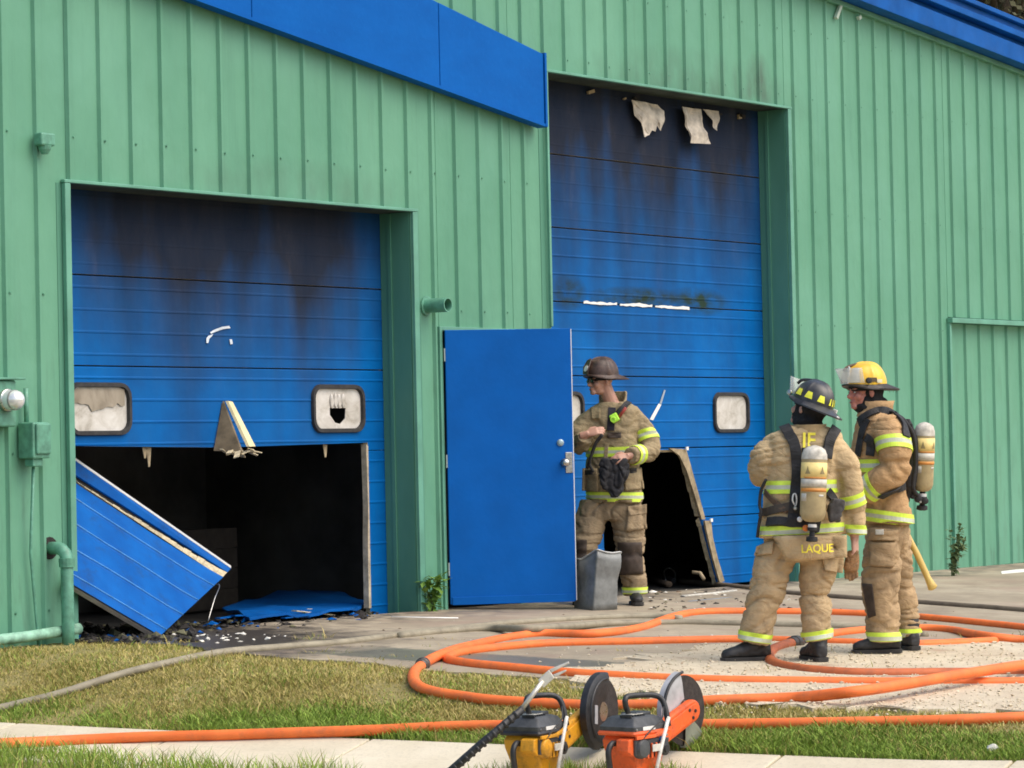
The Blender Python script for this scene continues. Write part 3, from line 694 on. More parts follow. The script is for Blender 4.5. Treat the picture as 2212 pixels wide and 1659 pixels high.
# far side: the street
q = N('asphalt'); q.color(q.ramp(q.noise(30, 5, .7), [(.3, (.035, .035, .035)), (.7, (.07, .068, .065))])).set(Roughness=.9).bump(q.noise(90), .4, .01); ASPH = q.done()
mb = MB(); vs = []
for y in yy: vs += [(sx(y)-9.5, y, g(5, y)+.015), (sx(y)-2.6, y, g(sx(y)-2.6, y)+.015)]
mb.add(vs, [(2*i, 2*i+1, 2*i+3, 2*i+2) for i in range(len(yy)-1)]); mb.build('road', ASPH, at=(0, 0, 0), kind='structure')

# ================================================================== grass
def gm(name, a, b):
    q = N(name); q.color(q.ramp(q.noise(7, 3), [(.3, a), (.7, b)])).set(Roughness=.7, Specular_IOR_Level=.25); return q.done()
GR = [gm('straw_grass', (.40, .31, .10), (.55, .45, .18)), gm('olive_grass', (.26, .25, .055), (.36, .34, .09)), gm('green_grass', (.14, .22, .03), (.21, .30, .05)), gm('bright_grass', (.25, .37, .05), (.35, .48, .09))]
def blade(mb, x, y, z, h, wd, mi, bend):
    a = random.random()*6.283; ca, sa = math.cos(a), math.sin(a); b2 = random.random()*6.283; bx, by = math.cos(b2)*bend*h, math.sin(b2)*bend*h
    k = len(mb.v); w2 = wd*.8
    mb.v += [(x-ca*wd, y-sa*wd, z), (x+ca*wd, y+sa*wd, z), (x+ca*w2+bx*.35, y+sa*w2+by*.35, z+h*.6), (x-ca*w2+bx*.35, y-sa*w2+by*.35, z+h*.6), (x+bx, y+by, z+h)]
    mb.f += [(k, k+1, k+2, k+3), (k+3, k+2, k+4)]; mb.mi += [mi, mi]
def pick(gr):
    r = random.random()
    if r < gr: return 3 if random.random() < .45 else 2
    return 0 if random.random() < .55 else 1
mb = MB(); mb2 = MB(); tries = 0
while tries < 200000:
    tries += 1
    px, py = (random.uniform(-60, 2280) if tries % 8 else random.uniform(2280, 3000)), random.uniform(1375, 1665)
    p = G(px, py); x, y = p.x, p.y
    if y > -.12: continue
    d = x - sx(y)
    if -1.06 < d < .0+.03*noise.noise((x*6, y*6, 0)): 
        continue
    if in_poly(x, y, APRON) or in_poly(x, y, GRAVEL):
        if noise.noise((x*3, y*3, 5)) < .33 or random.random() < .6 : continue
    if d > 0:
        gr = smooth((.42-d+.3*noise.noise((x*1.1, y*1.1, 2)))/.4)*.8 + .55*max(0, noise.noise((x*1.5, y*1.5, 9))+.12)
        if y < -6 : gr = max(gr, smooth((.55-d)/.25)*.85)
        pt = noise.noise((x*2.1, y*2.1, 4))
        if pt < -.36 and random.random() < .5: continue
        h = random.uniform(.012, .036)*(1+.7*gr)*(1+.9*pt)*(1.9 if random.random() < .03 else 1); blade(mb, x, y, p.z-.004, h, random.uniform(.002, .0036), pick(gr), random.uniform(.3, 1.3))
# in front of the sidewalk: long bright grass
for i in range(26000):
    y = random.uniform(-9, .5); d = (-.80 if y > -4.6 else -1.0)-abs(random.gauss(0, .4))+.12*noise.noise((y*1.3, 3, 0)); x = sx(y)+d
    cl = noise.noise((x*2.5, y*2.5, 1)); h = max(.02, random.uniform(.03, .10)*(1+1.2*max(0, cl))) * (1.35 if y > -4.4 else .7)
    if random.random() > .6+cl: continue
    blade(mb2, x, y, g(x, y)-.004, h, random.uniform(.002, .0036), pick(.85), random.uniform(.2, .9))
mb.build('dry_lawn', GR, kind='stuff', label='dry patchy lawn between the driveway and the sidewalk', cat='grass')
mb2.build('verge_grass', GR, kind='stuff', label='long bright green grass in front of the sidewalk', cat='grass')
print('grass', len(mb.f), len(mb2.f))

# ================================================================== hoses
def hosemat(name, a, b, dirt):
    q = N(name); f = q.noise(5, 5, .65); fine = q.noise(240, 2)
    c = q.ramp(f, [(.3, a), (.65, b)]); c = q.mix(q.math('MULTIPLY', q.rng(q.noise(9, 5, .7), .5, .75), .7), c, dirt)
    q.color(c).set(Roughness=.62).bump(fine, .35, .003); return q.done()
ORANGE = hosemat('orange_hose_jacket', (.78, .15, .025), (.92, .205, .04), (.46, .14, .055))
RUSTY = hosemat('dirty_orange_hose_jacket', (.42, .10, .03), (.56, .14, .04), (.22, .08, .04))
TAN = hosemat('tan_hose_jacket', (.22, .19, .13), (.34, .30, .21), (.13, .11, .075))
BROWN = hosemat('brown_hose_jacket', (.12, .09, .06), (.19, .15, .10), (.07, .05, .035))
BRASS = plain('dark_coupling_metal', (.10, .085, .075), .45, .7)
def hose(pts, r, mat, label, coup=(), name='fire_hose', tail=None):
    P = []
    for p in pts:
        if len(p) == 3 and p[2] == 'w': P.append(Vector(p[0])); continue
        up = p[2] if len(p) > 2 else 0
        v = G(p[0], p[1], r*.85+up)
        if -1.15 < v.x-sx(v.y) < .1: v = G(p[0], p[1], r*.85+up+.016)
        P.append(v)
    C = catmull(P, 10)
    base = C[len(C)//2]; t = thing(name, (base.x, base.y, base.z-r), label, 'hose', 'fire hoses laid out on the ground')
    wob = [p + Vector((noise.noise(p*1.7)*.012, noise.noise(p*1.7+Vector((9, 0, 0)))*.012, 0)) for p in C]
    MB().tube(wob, r, 12, squash=.9).build('jacket', mat, t, smoothed=True)
    for k in coup:
        i = int(k*(len(C)-1)); d = (C[min(i+1, len(C)-1)]-C[max(i-1, 0)]).normalized()
        MB().lathe(C[i]-d*.06, d, [(0, r*1.02), (.005, r*1.18), (.03, r*1.2), (.035, r*1.32), (.075, r*1.34), (.08, r*1.18), (.12, r*1.15), (.125, r)], 14).build('coupling', BRASS, t, autosmooth=40)
    return t
RO = .0335
hose([(-700, 1640), (-300, 1622), (-60, 1608), (0, 1606), (160, 1599), (320, 1592), (480, 1588), (640, 1583), (820, 1577), (1000, 1569), (1250, 1567), (1530, 1566), (1900, 1560), (2100, 1555), (2300, 1546), (2700, 1528), (3200, 1500)], RO, ORANGE, 'orange fire hose lying across the sidewalk and lawn in front of the saws')
hose([(2640, 1418), (2560, 1398), (2450, 1382), (2300, 1366), (2212, 1356), (1981, 1333), (1806, 1324), (1701, 1322), (1531, 1322), (1456, 1332), (1386, 1356), (1281, 1369, .01), (1156, 1370), (1050, 1387), (960, 1411, .02), (905, 1442), (894, 1466), (920, 1489), (1000, 1505), (1106, 1516), (1330, 1524), (1556, 1513), (1700, 1508, .01), (1756, 1504, .03), (1856, 1493, .07), (1956, 1478, .07), (2080, 1457, .07), (2212, 1436, .06), (2300, 1426, .04), (2450, 1420, .02), (2600, 1432), (2660, 1446), (2600, 1470), (2480, 1482)], RO, ORANGE, 'outermost loop of orange fire hose swinging round to the left', coup=(.45,))
hose([(2150, 1385), (1981, 1392), (1806, 1388), (1606, 1382), (1356, 1387), (1180, 1391), (1060, 1401), (985, 1412), (968, 1424), (1010, 1433), (1106, 1443), (1256, 1456), (1506, 1469), (1756, 1473), (1956, 1475), (2212, 1474), (2300, 1472), (2520, 1466), (2700, 1452), (2800, 1425)], RO, ORANGE, 'middle orange fire hose bent back in a flat hairpin')
hose([(1722, 1388, .01), (1702, 1391, .01), (1672, 1403), (1661, 1416), (1668, 1430), (1700, 1440), (1760, 1449), (1856, 1455), (2006, 1455), (2212, 1453), (2300, 1450), (2500, 1446), (2700, 1430)], RO*1.08, RUSTY, 'dirty brown orange hose curling tightly between the boots', coup=(.02,))
hose([(1722, 1390), (1760, 1382), (1796, 1370), (1876, 1361), (1981, 1357), (2060, 1362), (2130, 1374, .02), (2212, 1383), (2300, 1388), (2480, 1402), (2600, 1420)], RO, ORANGE, 'short run of orange hose behind the yellow helmeted firefighter', coup=(.02,))
RT = .0285
hose([(-600, 1640), (-300, 1605), (-60, 1545), (0, 1530), (125, 1500), (250, 1460), (350, 1435), (475, 1410), (600, 1399), (750, 1387), (900, 1367), (1000, 1357), (1106, 1346), (1281, 1335), (1400, 1332), (1470, 1336)], RT, TAN, 'tan fire hose running over the dry lawn towards the entry door')
hose([(860, 1374), (960, 1364), (1060, 1357, .01), (1140, 1358, .045), (1220, 1354, .03), (1306, 1348, .01), (1456, 1345), (1606, 1348), (1806, 1353), (1900, 1356), (2000, 1372)], RT, TAN, 'tan fire hose lying inside the orange loops')
hose([(1468, 1256), (1556, 1264), (1606, 1270), (1706, 1282), (1806, 1290), (1981, 1302), (2212, 1319), (2300, 1326), (2600, 1345), (3000, 1370)], RT*1.05, BROWN, 'dark brown fire hose leading to the nozzle by the cut door')
# nozzle
p = G(1452, 1255, .03); d = (G(1415, 1250, .03)-p).normalized()
t = thing('hose_nozzle', (p.x, p.y, p.z-.03), 'black hose nozzle with a wire bail lying by the cut door', 'nozzle')
MB().lathe(p, d, [(-.06, .026), (0, .03), (.03, .042), (.07, .045), (.08, .03), (.12, .032), (.16, .048), (.22, .05), (.225, .03)], 16).build('body', plain('nozzle_black', (.03, .03, .032), .5), t, autosmooth=45)
s_ = d.cross(UP).normalized(); b = p+d*.06
MB().tube(catmull([b+s_*.045, b+s_*.05+UP*.08+d*.05, b+UP*.115+d*.085, b-s_*.05+UP*.08+d*.05, b-s_*.045], 6), .007, 8).build('bail_handle', STEEL, t, smoothed=True)
# ================================================================== people
def remeshed(mb, voxel, smooth_it=4, factor=.5):
    me = mb.mesh('tmp'); fix_normals(me); o = bpy.data.objects.new('tmp', me); COL.objects.link(o)
    r = o.modifiers.new('r', 'REMESH'); r.mode = 'VOXEL'; r.voxel_size = voxel
    if smooth_it: sm = o.modifiers.new('s', 'SMOOTH'); sm.iterations = smooth_it; sm.factor = factor
    dg = bpy.context.evaluated_depsgraph_get(); out = bpy.data.meshes.new_from_object(o.evaluated_get(dg))
    bpy.data.objects.remove(o); bpy.data.meshes.remove(me); return out
def wrinkle(me, fn):
    me.update(); nn = [v.normal.copy() for v in me.vertices]
    for v, n_ in zip(me.vertices, nn): v.co = v.co + n_*fn(v.co, n_)
    me.update()
def finish(me, name, mats, parent, at=None, **kw):
    if at is None:
        vv = [v.co for v in list(me.vertices)[::max(1, len(me.vertices)//400)]]; at = sum(vv, Vector())/len(vv)
    at = Vector(at)
    me.name = name
    for v in me.vertices: v.co = v.co - at
    me.polygons.foreach_set('use_smooth', [True]*len(me.polygons)); me.materials.clear()
    for q_ in (mats if isinstance(mats, list) else [mats]): me.materials.append(q_)
    me.update(); o = link(name, me, parent, at); tag(o, **kw); return o
def bvh_of(me): return BVHTree.FromPolygons([v.co.copy() for v in me.vertices], [tuple(p.vertices) for p in me.polygons])
def oval(c, l, f, w_, d_, n=28, ex=2.4):
    out = []
    for i in range(n):
        a = 2*math.pi*i/n; ca, sa = math.cos(a), math.sin(a)
        out.append(Vector(c) + l*w_*math.copysign(abs(ca)**(2/ex), ca) + f*d_*math.copysign(abs(sa)**(2/ex), sa))
    return out
def limb(mb, pts, rads, n=16, sub=5):
    C = catmull(pts, sub); R = []
    for i in range(len(pts)-1):
        for k in range(sub): t = k/sub; R.append(rads[i]*(1-t)+rads[i+1]*t)
    R.append(rads[-1]); mb.tube(C, R, n); return C
def folds(v, amp, fz=13, fx=5, seed=0):
    p = Vector((v.x*fx*.55+seed, v.y*fx*.55, v.z*fz*.72)); w_ = noise.noise(p*.5)*1.7
    a = noise.noise(p+Vector((w_, w_*.6, w_*1.2))); p2 = p*1.9+Vector((5, 3, w_)); a2 = noise.noise(p2)
    crease = math.exp(-a*a/.010); c2 = math.exp(-a2*a2/.012)
    b = noise.noise(Vector((v.x*4+seed, v.y*4+7, v.z*5)))
    return amp*(b*.8 + .6*a - 1.15*crease - .45*c2 + .35)
def cloth(name, col, dirt, var=.25):
    q = N(name); f = q.noise(4, 5, .65); f2 = q.noise(11, 5, .7)
    c = q.ramp(f, [(.3, tuple(v*(1-var) for v in col)), (.7, tuple(min(1, v*(1+var*.6)) for v in col))])
    c = q.mix(q.math('MULTIPLY', q.rng(f2, .5, .72), .6), c, dirt); c = q.mix(q.math('MULTIPLY', q.rng(q.noise(2.2, 4, .6), .52, .72), .45), c, dirt)
    wr = q.math('ABSOLUTE', q.math('SUBTRACT', q.noise((9, 9, 17), 3, .5, 1.2), .5)); wr = q.math('MULTIPLY', q.rng(wr, 0, .12), 3.0)
    q.color(c).set(Roughness=.9, Specular_IOR_Level=.12).bump(q.math('ADD', wr, q.math('ADD', q.math('MULTIPLY', q.noise(420, 2), .2), q.math('MULTIPLY', q.noise(45, 4, .6), .35))), .26, .005); return q.done()
LIME_R = plain('lime_reflective_tape', (.62, .82, .07), .45, var=.12, scale=20, bump=.1)
SILVER = plain('silver_reflective_tape', (.50, .53, .40), .4, var=.12, scale=20, bump=.1)
BLACK = plain('black_webbing', (.016, .016, .017), .7, var=.4, scale=30)
HOOD = plain('black_knit_hood', (.012, .012, .013), .95, var=.4, scale=25, bump=.5, bs=200)
BOOT = plain('black_rubber_boot', (.017, .016, .016), .55, var=.5, scale=18, bump=.3)
LEATHER = plain('dark_knee_leather', (.055, .038, .027), .75, var=.4, scale=16, bump=.4)
GLOVE_B = plain('brown_leather_glove', (.24, .13, .055), .8, var=.4, scale=22, bump=.5)
def skin(name, c):
    q = N(name); f = q.noise(16, 4, .6); q.color(q.ramp(f, [(.3, tuple(v*.78 for v in c)), (.7, c)])).set(Roughness=.5, Subsurface_Weight=.12, Subsurface_Radius=(.02, .008, .004), Subsurface_Scale=.4).bump(q.noise(160), .15, .002); return q.done()

def band(bv, c, axis, width, parent, name='reflective_band', n=56, rmax=.6, off=.005, a0=0, a1=360, mats=None, stripes=(0, .30, .34, .66, .70, 1)):
    axis = Vector(axis).normalized(); u = axis.orthogonal().normalized(); w_ = axis.cross(u); c = Vector(c)
    full = a1-a0 >= 359; m = n if full else n+1; rings = []
    for s_ in stripes:
        cc = c + axis*((s_-.5)*width); ring = []; last = None
        for i in range(m):
            a = math.radians(a0+(a1-a0)*i/n); d = u*math.cos(a)+w_*math.sin(a)
            h = bv.ray_cast(cc, d, rmax); p = h[0]+d*off if h[0] is not None else (last if last is not None else cc+d*.1)
            last = p; ring.append(p)
        # iron out kinks: tape is stiffer than the cloth
        rr = [(p-cc).length for p in ring]
        for _ in range(7): rr = [max(rr[i], (rr[i-1]+2*rr[i]+rr[(i+1) % m])/4) if full else rr[i] for i in range(m)]
        rings.append([cc+(p-cc).normalized()*r for p, r in zip(ring, rr)])
    mb = MB(); k = len(mb.v)
    for j in range(len(rings)-1):
        mb.cur = 1 if j == 2 else 0
        A_, B_ = rings[j], rings[j+1]
        for i in range(m if full else m-1):
            i2 = (i+1) % m; mb.add([A_[i], A_[i2], B_[i2], B_[i]], [(0, 1, 2, 3)])
    o = mb.build(name, mats or [LIME_R, SILVER], parent)
    bm = bmesh.new(); bm.from_mesh(o.data); bmesh.ops.remove_doubles(bm, verts=bm.verts, dist=1e-5); bmesh.ops.recalc_face_normals(bm, faces=bm.faces); bm.to_mesh(o.data); bm.free()
    sm = o.modifiers.new('t', 'SOLIDIFY'); sm.thickness = .004; sm.offset = 0
    return o
def cast_px(bv, px, py):
    d = ray(px, py).normalized(); h = bv.ray_cast(CAM, d, 60); return h
def strap(bv, pxs, width, mat, parent, name='strap', off=.010, thick=.010):
    P = []; Nn = []
    C = catmull([Vector((a, b, 0)) for a, b in pxs], 6)
    for c_ in C:
        h = cast_px(bv, c_.x, c_.y)
        if h[0] is None: continue
        P.append(h[0]); Nn.append(h[1])
    if len(P) < 3: return None
    for _ in range(3): Nn = [(Nn[max(i-1, 0)]+Nn[i]*2+Nn[min(i+1, len(Nn)-1)]).normalized() for i in range(len(Nn))]
    P = [p+n_*off for p, n_ in zip(P, Nn)]
    for _ in range(1): P = [P[0]]+[(P[i-1]+P[i]*2+P[i+1])/4+Nn[i]*.002 for i in range(1, len(P)-1)]+[P[-1]]
    rings = []
    for i, p in enumerate(P):
        t = (P[min(i+1, len(P)-1)]-P[max(i-1, 0)]).normalized(); s_ = t.cross(Nn[i]).normalized()*width/2; n_ = Nn[i]*thick/2
        rings.append([p-s_-n_, p+s_-n_, p+s_+n_, p-s_+n_])
    return MB().loft(rings).build(name, mat, parent, bevel=.002)
def patch(bv, quad, mat, parent, name, off=.008, thick=.006, nu=10, nv=10, label=None):
    """cloth patch sewn on a garment: quad = four photo corners (tl, tr, br, bl)"""
    mb = MB(); vs = []
    for j in range(nv+1):
        for i in range(nu+1):
            u, v = i/nu, j/nv
            a = (1-u)*(1-v)*quad[0][0]+u*(1-v)*quad[1][0]+u*v*quad[2][0]+(1-u)*v*quad[3][0]; b = (1-u)*(1-v)*quad[0][1]+u*(1-v)*quad[1][1]+u*v*quad[2][1]+(1-u)*v*quad[3][1]
            h = cast_px(bv, a, b)
            vs.append(h[0]-ray(a, b).normalized()*off if h[0] is not None else None)
    good = [v for v in vs if v is not None]
    if not good: return None
    for k, v in enumerate(vs):
        if v is None:
            j, i = divmod(k, nu+1); u, v_ = i/nu, j/nv
            a = (1-u)*(1-v_)*quad[0][0]+u*(1-v_)*quad[1][0]+u*v_*quad[2][0]+(1-u)*v_*quad[3][0]; b = (1-u)*(1-v_)*quad[0][1]+u*(1-v_)*quad[1][1]+u*v_*quad[2][1]+(1-u)*v_*quad[3][1]
            kn = min(((abs(kk//(nu+1)-j)+abs(kk % (nu+1)-i), kk) for kk, q_ in enumerate(list(vs)) if q_ is not None))[1]; vs[k] = Dp(a, b, depth(vs[kn]))
    n = nu+1
    mb.add(vs, [(j*n+i, j*n+i+1, (j+1)*n+i+1, (j+1)*n+i) for j in range(nv) for i in range(nu)])
    o = mb.build(name, mat, parent, smoothed=True, label=label); sm = o.modifiers.new('t', 'SOLIDIFY'); sm.thickness = thick; sm.offset = 0
    return o
def text_on(bv, word, c_px, width_px, mat, parent, name='lettering', off=.012, rot=0.0):
    cu = bpy.data.curves.new('txt', 'FONT'); cu.body = word; cu.align_x = 'CENTER'; cu.align_y = 'CENTER'; cu.resolution_u = 3; cu.offset = .018
    o = bpy.data.objects.new('txt', cu); COL.objects.link(o); dg = bpy.context.evaluated_depsgraph_get(); me = bpy.data.meshes.new_from_object(o.evaluated_get(dg)); bpy.data.objects.remove(o)
    bm = bmesh.new(); bm.from_mesh(me); bmesh.ops.triangulate(bm, faces=bm.faces); bmesh.ops.remove_doubles(bm, verts=bm.verts, dist=.001)
    xs_ = [v.co.x for v in bm.verts]; s_ = width_px/(max(xs_)-min(xs_)); cx = (max(xs_)+min(xs_))/2; ysv = [v.co.y for v in bm.verts]; cy = (max(ysv)+min(ysv))/2
    for v in bm.verts:
        x_, y_ = (v.co.x-cx)*s_, -(v.co.y-cy)*s_*1.12; a = c_px[0]+x_*math.cos(rot)-y_*math.sin(rot); b = c_px[1]+x_*math.sin(rot)+y_*math.cos(rot)
        h = cast_px(bv, a, b); d = ray(a, b).normalized()
        v.co = (h[0] if h[0] is not None else Dp(a, b, depth(WPOS[parent.name])))-d*off
    bm.to_mesh(me); bm.free(); me.materials.clear()
    c = sum((v.co for v in me.vertices), Vector())/len(me.vertices)
    for v in me.vertices: v.co -= c
    me.materials.append(mat); return link(name, me, parent, c)

def head_parts(mb, H, f, u):
    l = u.cross(f).normalized(); R = Matrix((f, l, u)).transposed()
    P = lambda a, b, c_: H + f*a + l*b + u*c_
    for c_, r in (((-.005, 0, .005), (.100, .078, .105)), ((.035, 0, -.075), (.058, .056, .068)), ((.076, 0, -.132), (.024, .028, .02)), ((.108, 0, -.068), (.021, .015, .018)), ((.098, 0, -.045), (.014, .011, .032)),
                  ((.084, 0, -.02), (.020, .056, .013)), ((.066, .038, -.068), (.026, .026, .03)), ((.066, -.038, -.068), (.026, .026, .03)), ((.092, 0, -.101), (.013, .026, .008)), ((.089, 0, -.114), (.013, .022, .008)),
                  ((-.008, .080, -.045), (.020, .010, .034)), ((-.008, -.080, -.045), (.020, .010, .034)), ((.02, 0, -.12), (.055, .045, .03))):
        mb.ball(P(*c_), r, 14, 10, R)
    return P, l, R
def hand_parts(mb, wrist, d, nrm, side, curl=.9, scale=1.0, spread=.05):
    """d: wrist to knuckles, nrm: back of the hand, side: direction from little finger to thumb"""
    d = Vector(d).normalized(); nrm = (Vector(nrm)-d*Vector(nrm).dot(d)).normalized(); sd = d.cross(nrm).normalized()
    if sd.dot(Vector(side)) < 0: sd = -sd
    s_ = scale; W_ = Vector(wrist)
    mb.tube([W_-d*.05*s_, W_, W_+d*.02*s_], [.029*s_, .027*s_, .027*s_], 12)
    rings = []
    for t, hw, hh in ((0, .027, .02), (.03, .036, .018), (.06, .041, .016), (.088, .041, .013), (.096, .036, .009)):
        rings.append(oval(W_+d*t*s_, sd, nrm, hw*s_, hh*s_, 16))
    mb.loft(rings)
    for k, (o_, L_) in enumerate(((.029, .072), (.010, .080), (-.010, .074), (-.029, .058))):
        b = W_+d*.086*s_+sd*o_*s_; p = b; dd = (d+sd*o_*spread*12).normalized(); pts = [b-d*.015*s_, b]
        for seg, fr in enumerate((.42, .32, .26)):
            a = curl*(.55+.25*seg)*(1+.12*k); dd = (dd*math.cos(a)-nrm*math.sin(a)).normalized()
            nrm2 = nrm; p = p+dd*L_*fr*s_; pts.append(p)
            nn = (nrm-dd*nrm.dot(dd)); nrm_l = nn.normalized() if nn.length > .1 else nrm
        mb.tube(pts, [.0095*s_]*2+[.009*s_, .0085*s_, .0065*s_], 10)
    b = W_+d*.022*s_+sd*.026*s_
    mb.tube([b-sd*.012*s_, b+sd*.022*s_+d*.022*s_-nrm*.008*s_, b+sd*.030*s_+d*.052*s_-nrm*.018*s_, b+sd*.022*s_+d*.076*s_-nrm*.026*s_], [.015*s_, .013*s_, .0105*s_, .008*s_], 10)
def boot(ankle, toe_dir, parent, z, L=.31):
    f = Vector((toe_dir.x, toe_dir.y, 0)).normalized(); l = UP.cross(f); A_ = Vector((ankle.x, ankle.y, z)); k = L/.31
    prof = [(-.100, .030, .075), (-.085, .040, .115), (-.04, .046, .15), (.02, .046, .145), (.07, .046, .10), (.12, .050, .078), (.165, .050, .066), (.195, .040, .055), (.210, .022, .042)]
    rings = []
    for t, hw, h in prof:
        ring = []
        for i in range(16):
            a = 2*math.pi*i/16; ca, sa = math.cos(a), math.sin(a)
            zz = h*(.5+.5*math.copysign(abs(sa)**.8, sa)); ww = hw*math.copysign(abs(ca)**.7, ca)*(1 if sa < .2 else 1-.25*sa)
            ring.append(A_+f*t*k+l*ww+UP*(zz+.018))
        rings.append(ring)
    mb = MB().loft(rings); mb.tube([A_+UP*.09-f*.03, A_+UP*.2-f*.03, Vector(ankle)+UP*.10], [.058, .062, .07], 14)
    me = remeshed(mb, .009, 4); wrinkle(me, lambda v, n_: folds(v, .003, 22, 12)); o = finish(me, 'boot', BOOT, parent)
    out = [(-.105, .030), (-.09, .043), (-.03, .047), (.03, .044), (.08, .047), (.13, .053), (.17, .052), (.20, .042), (.215, .022)]
    poly = [A_+f*t*k+l*w_ for t, w_ in out]+[A_+f*t*k-l*w_ for t, w_ in out[::-1]]
    MB().prism([p+UP*.001 for p in poly], (0, 0, .026)).build('sole', plain('boot_sole', (.03, .028, .026), .8), o, bevel=.003)
    return o
def helmet(H, f, u, parent, shell, brimm, name, tets=None, tetm=None, visor=True, shield=None):
    f = f.normalized(); l = u.cross(f).normalized(); u = f.cross(l).normalized(); R = Matrix((f, l, u)).transposed()
    P = lambda a, b, c_: H + f*a + l*b + u*c_
    n = 64; rows = 12; rings = []; RISE = .140
    for k in range(rows+1):
        ph = math.pi/2*k/rows; ph = min(ph, math.pi/2*.985); ring = []
        for i in range(n):
            a = 2*math.pi*i/n; rid = max(0, math.cos(4*a))**12*.010*math.sin(min(1, (1-k/rows)*4)*math.pi/2)*math.sin(min(1, (k+1)/4)*math.pi/2)
            cr, sr = math.cos(ph)**.72, math.sin(ph); comb = .010*max(0, 1-abs(math.sin(a)*cr)*7)*sr
            ring.append(P((.138+rid)*cr*math.cos(a)-.01, (.112+rid)*cr*math.sin(a), RISE*sr*(1+comb*8)+.004))
        rings.append(ring)
    hm = MB().loft(rings).build('helmet', shell, parent, autosmooth=50, label=name)
    # brim, long at the back
    inner, outer = [], []
    top, bot, tin, bin_ = [], [], [], []
    for i in range(n):
        a = 2*math.pi*i/n; ca, sa = math.cos(a), math.sin(a)
        r = .150+.012*max(0, ca)**2+(.075*(-ca)**1.5 if ca < 0 else 0)-.012*abs(sa)**2; ry = r*.95
        dr = -.026*abs(sa)**2-(.030*(-ca)**2 if ca < 0 else 0)+.004*max(0, ca)
        tin.append(P(.132*ca-.01, .106*sa, .012)); top.append(P(r*ca-.01, ry*sa*.98, .006+dr)); bot.append(P(r*ca-.01, ry*sa*.98, -.003+dr)); bin_.append(P(.125*ca-.01, .100*sa, -.004))
    MB().loft([tin, top, bot, bin_], cap=False).build('brim', brimm, hm, autosmooth=40)
    for (a0, w_, z0, z1) in (tets or []):
        a = math.radians(a0); hw = math.radians(w_); mb = MB(); vs = []
        for j, (zz, sc) in enumerate(((z0, 1.0), ((z0+z1)/2, .82), (z1, .62))):
            sr = zz/.140; cr = math.cos(math.asin(min(.98, sr)))**.72
            for i in range(5):
                aa = a+hw*sc*(i/2-1); vs.append(P((.143)*cr*math.cos(aa)-.01, (.117)*cr*math.sin(aa), .005+zz*1.03))
        mb.add(vs, [(j*5+i, j*5+i+1, (j+1)*5+i+1, (j+1)*5+i) for j in range(2) for i in range(4)]); o = mb.build('reflector', tetm, hm); sm = o.modifiers.new('t', 'SOLIDIFY'); sm.thickness = .003
    # inner suspension band and chin strap stubs
    MB().loft([oval(P(-.01, 0, -.004), f, l, .118, .094, 24, 2), oval(P(-.01, 0, -.035), f, l, .112, .09, 24, 2)], cap=False).build('ear_flap', HOOD, hm, smoothed=True)
    return hm, P, l, R
CLEAR = N('scratched_clear_visor'); CLEAR.color((.72, .74, .70)).set(Roughness=.12, IOR=1.3, Alpha=.38); CLEAR = CLEAR.done()
EYE_W = plain('eye_white', (.7, .68, .65), .2, bump=0); EYE_D = plain('eye_dark', (.02, .015, .012), .15, bump=0); LIPS = plain('lips', (.35, .13, .11), .5, bump=0)
def face_bits(body, P, R, brow_c=(.06, .035, .02)):
    BR = plain('eyebrow', brow_c, .8)
    for s_ in (-1, 1):
        MB().ball(P(.090, .030*s_, -.042), (.0085, .010, .0055), 12, 8, R).build('eye', EYE_W, body, smoothed=True)
        MB().ball(P(.0965, .030*s_, -.042), (.003, .005, .005), 10, 6, R).build('iris', EYE_D, body, smoothed=True)
        MB().ball(P(.1005, .031*s_, -.024), (.006, .018, .004), 10, 6, R).build('eyebrow', BR, body, smoothed=True)
    MB().ball(P(.1035, 0, -.1075), (.004, .021, .0035), 12, 6, R).build('mouth', LIPS, body, smoothed=True)
def tank(base, axis, r, L, front, parent, mats):
    """air cylinder: base point, axis up, label side 'front'"""
    axis = axis.normalized(); KH, TOPC = mats
    body = MB().lathe(base, axis, [(0, .02), (.004, r*.55), (.02, r*.85), (.05, r), (L-.085, r)], 32).build('cylinder', KH, parent, autosmooth=60)
    MB().lathe(base+axis*(L-.085), axis, [(0, r+.001), (.03, r*.985), (.06, r*.84), (.078, r*.5), (.085, .01)], 32).build('dome', TOPC, body, autosmooth=60)
    f = (front-axis*front.dot(axis)).normalized(); s_ = axis.cross(f)
    def shell(z0, z1, a0, a1, mat, name, dr=.0015):
        mb = MB(); n = 18; vs = []
        for z_ in (z0, z1):
            for i in range(n+1):
                a = math.radians(a0+(a1-a0)*i/n); vs.append(base+axis*z_+(f*math.cos(a)+s_*math.sin(a))*(r+dr))
        mb.add(vs, [(i, i+1, n+2+i, n+1+i) for i in range(n)]); o = mb.build(name, mat, body, smoothed=True); sm = o.modifiers.new('t', 'SOLIDIFY'); sm.thickness = .0015; return o
    return body, shell
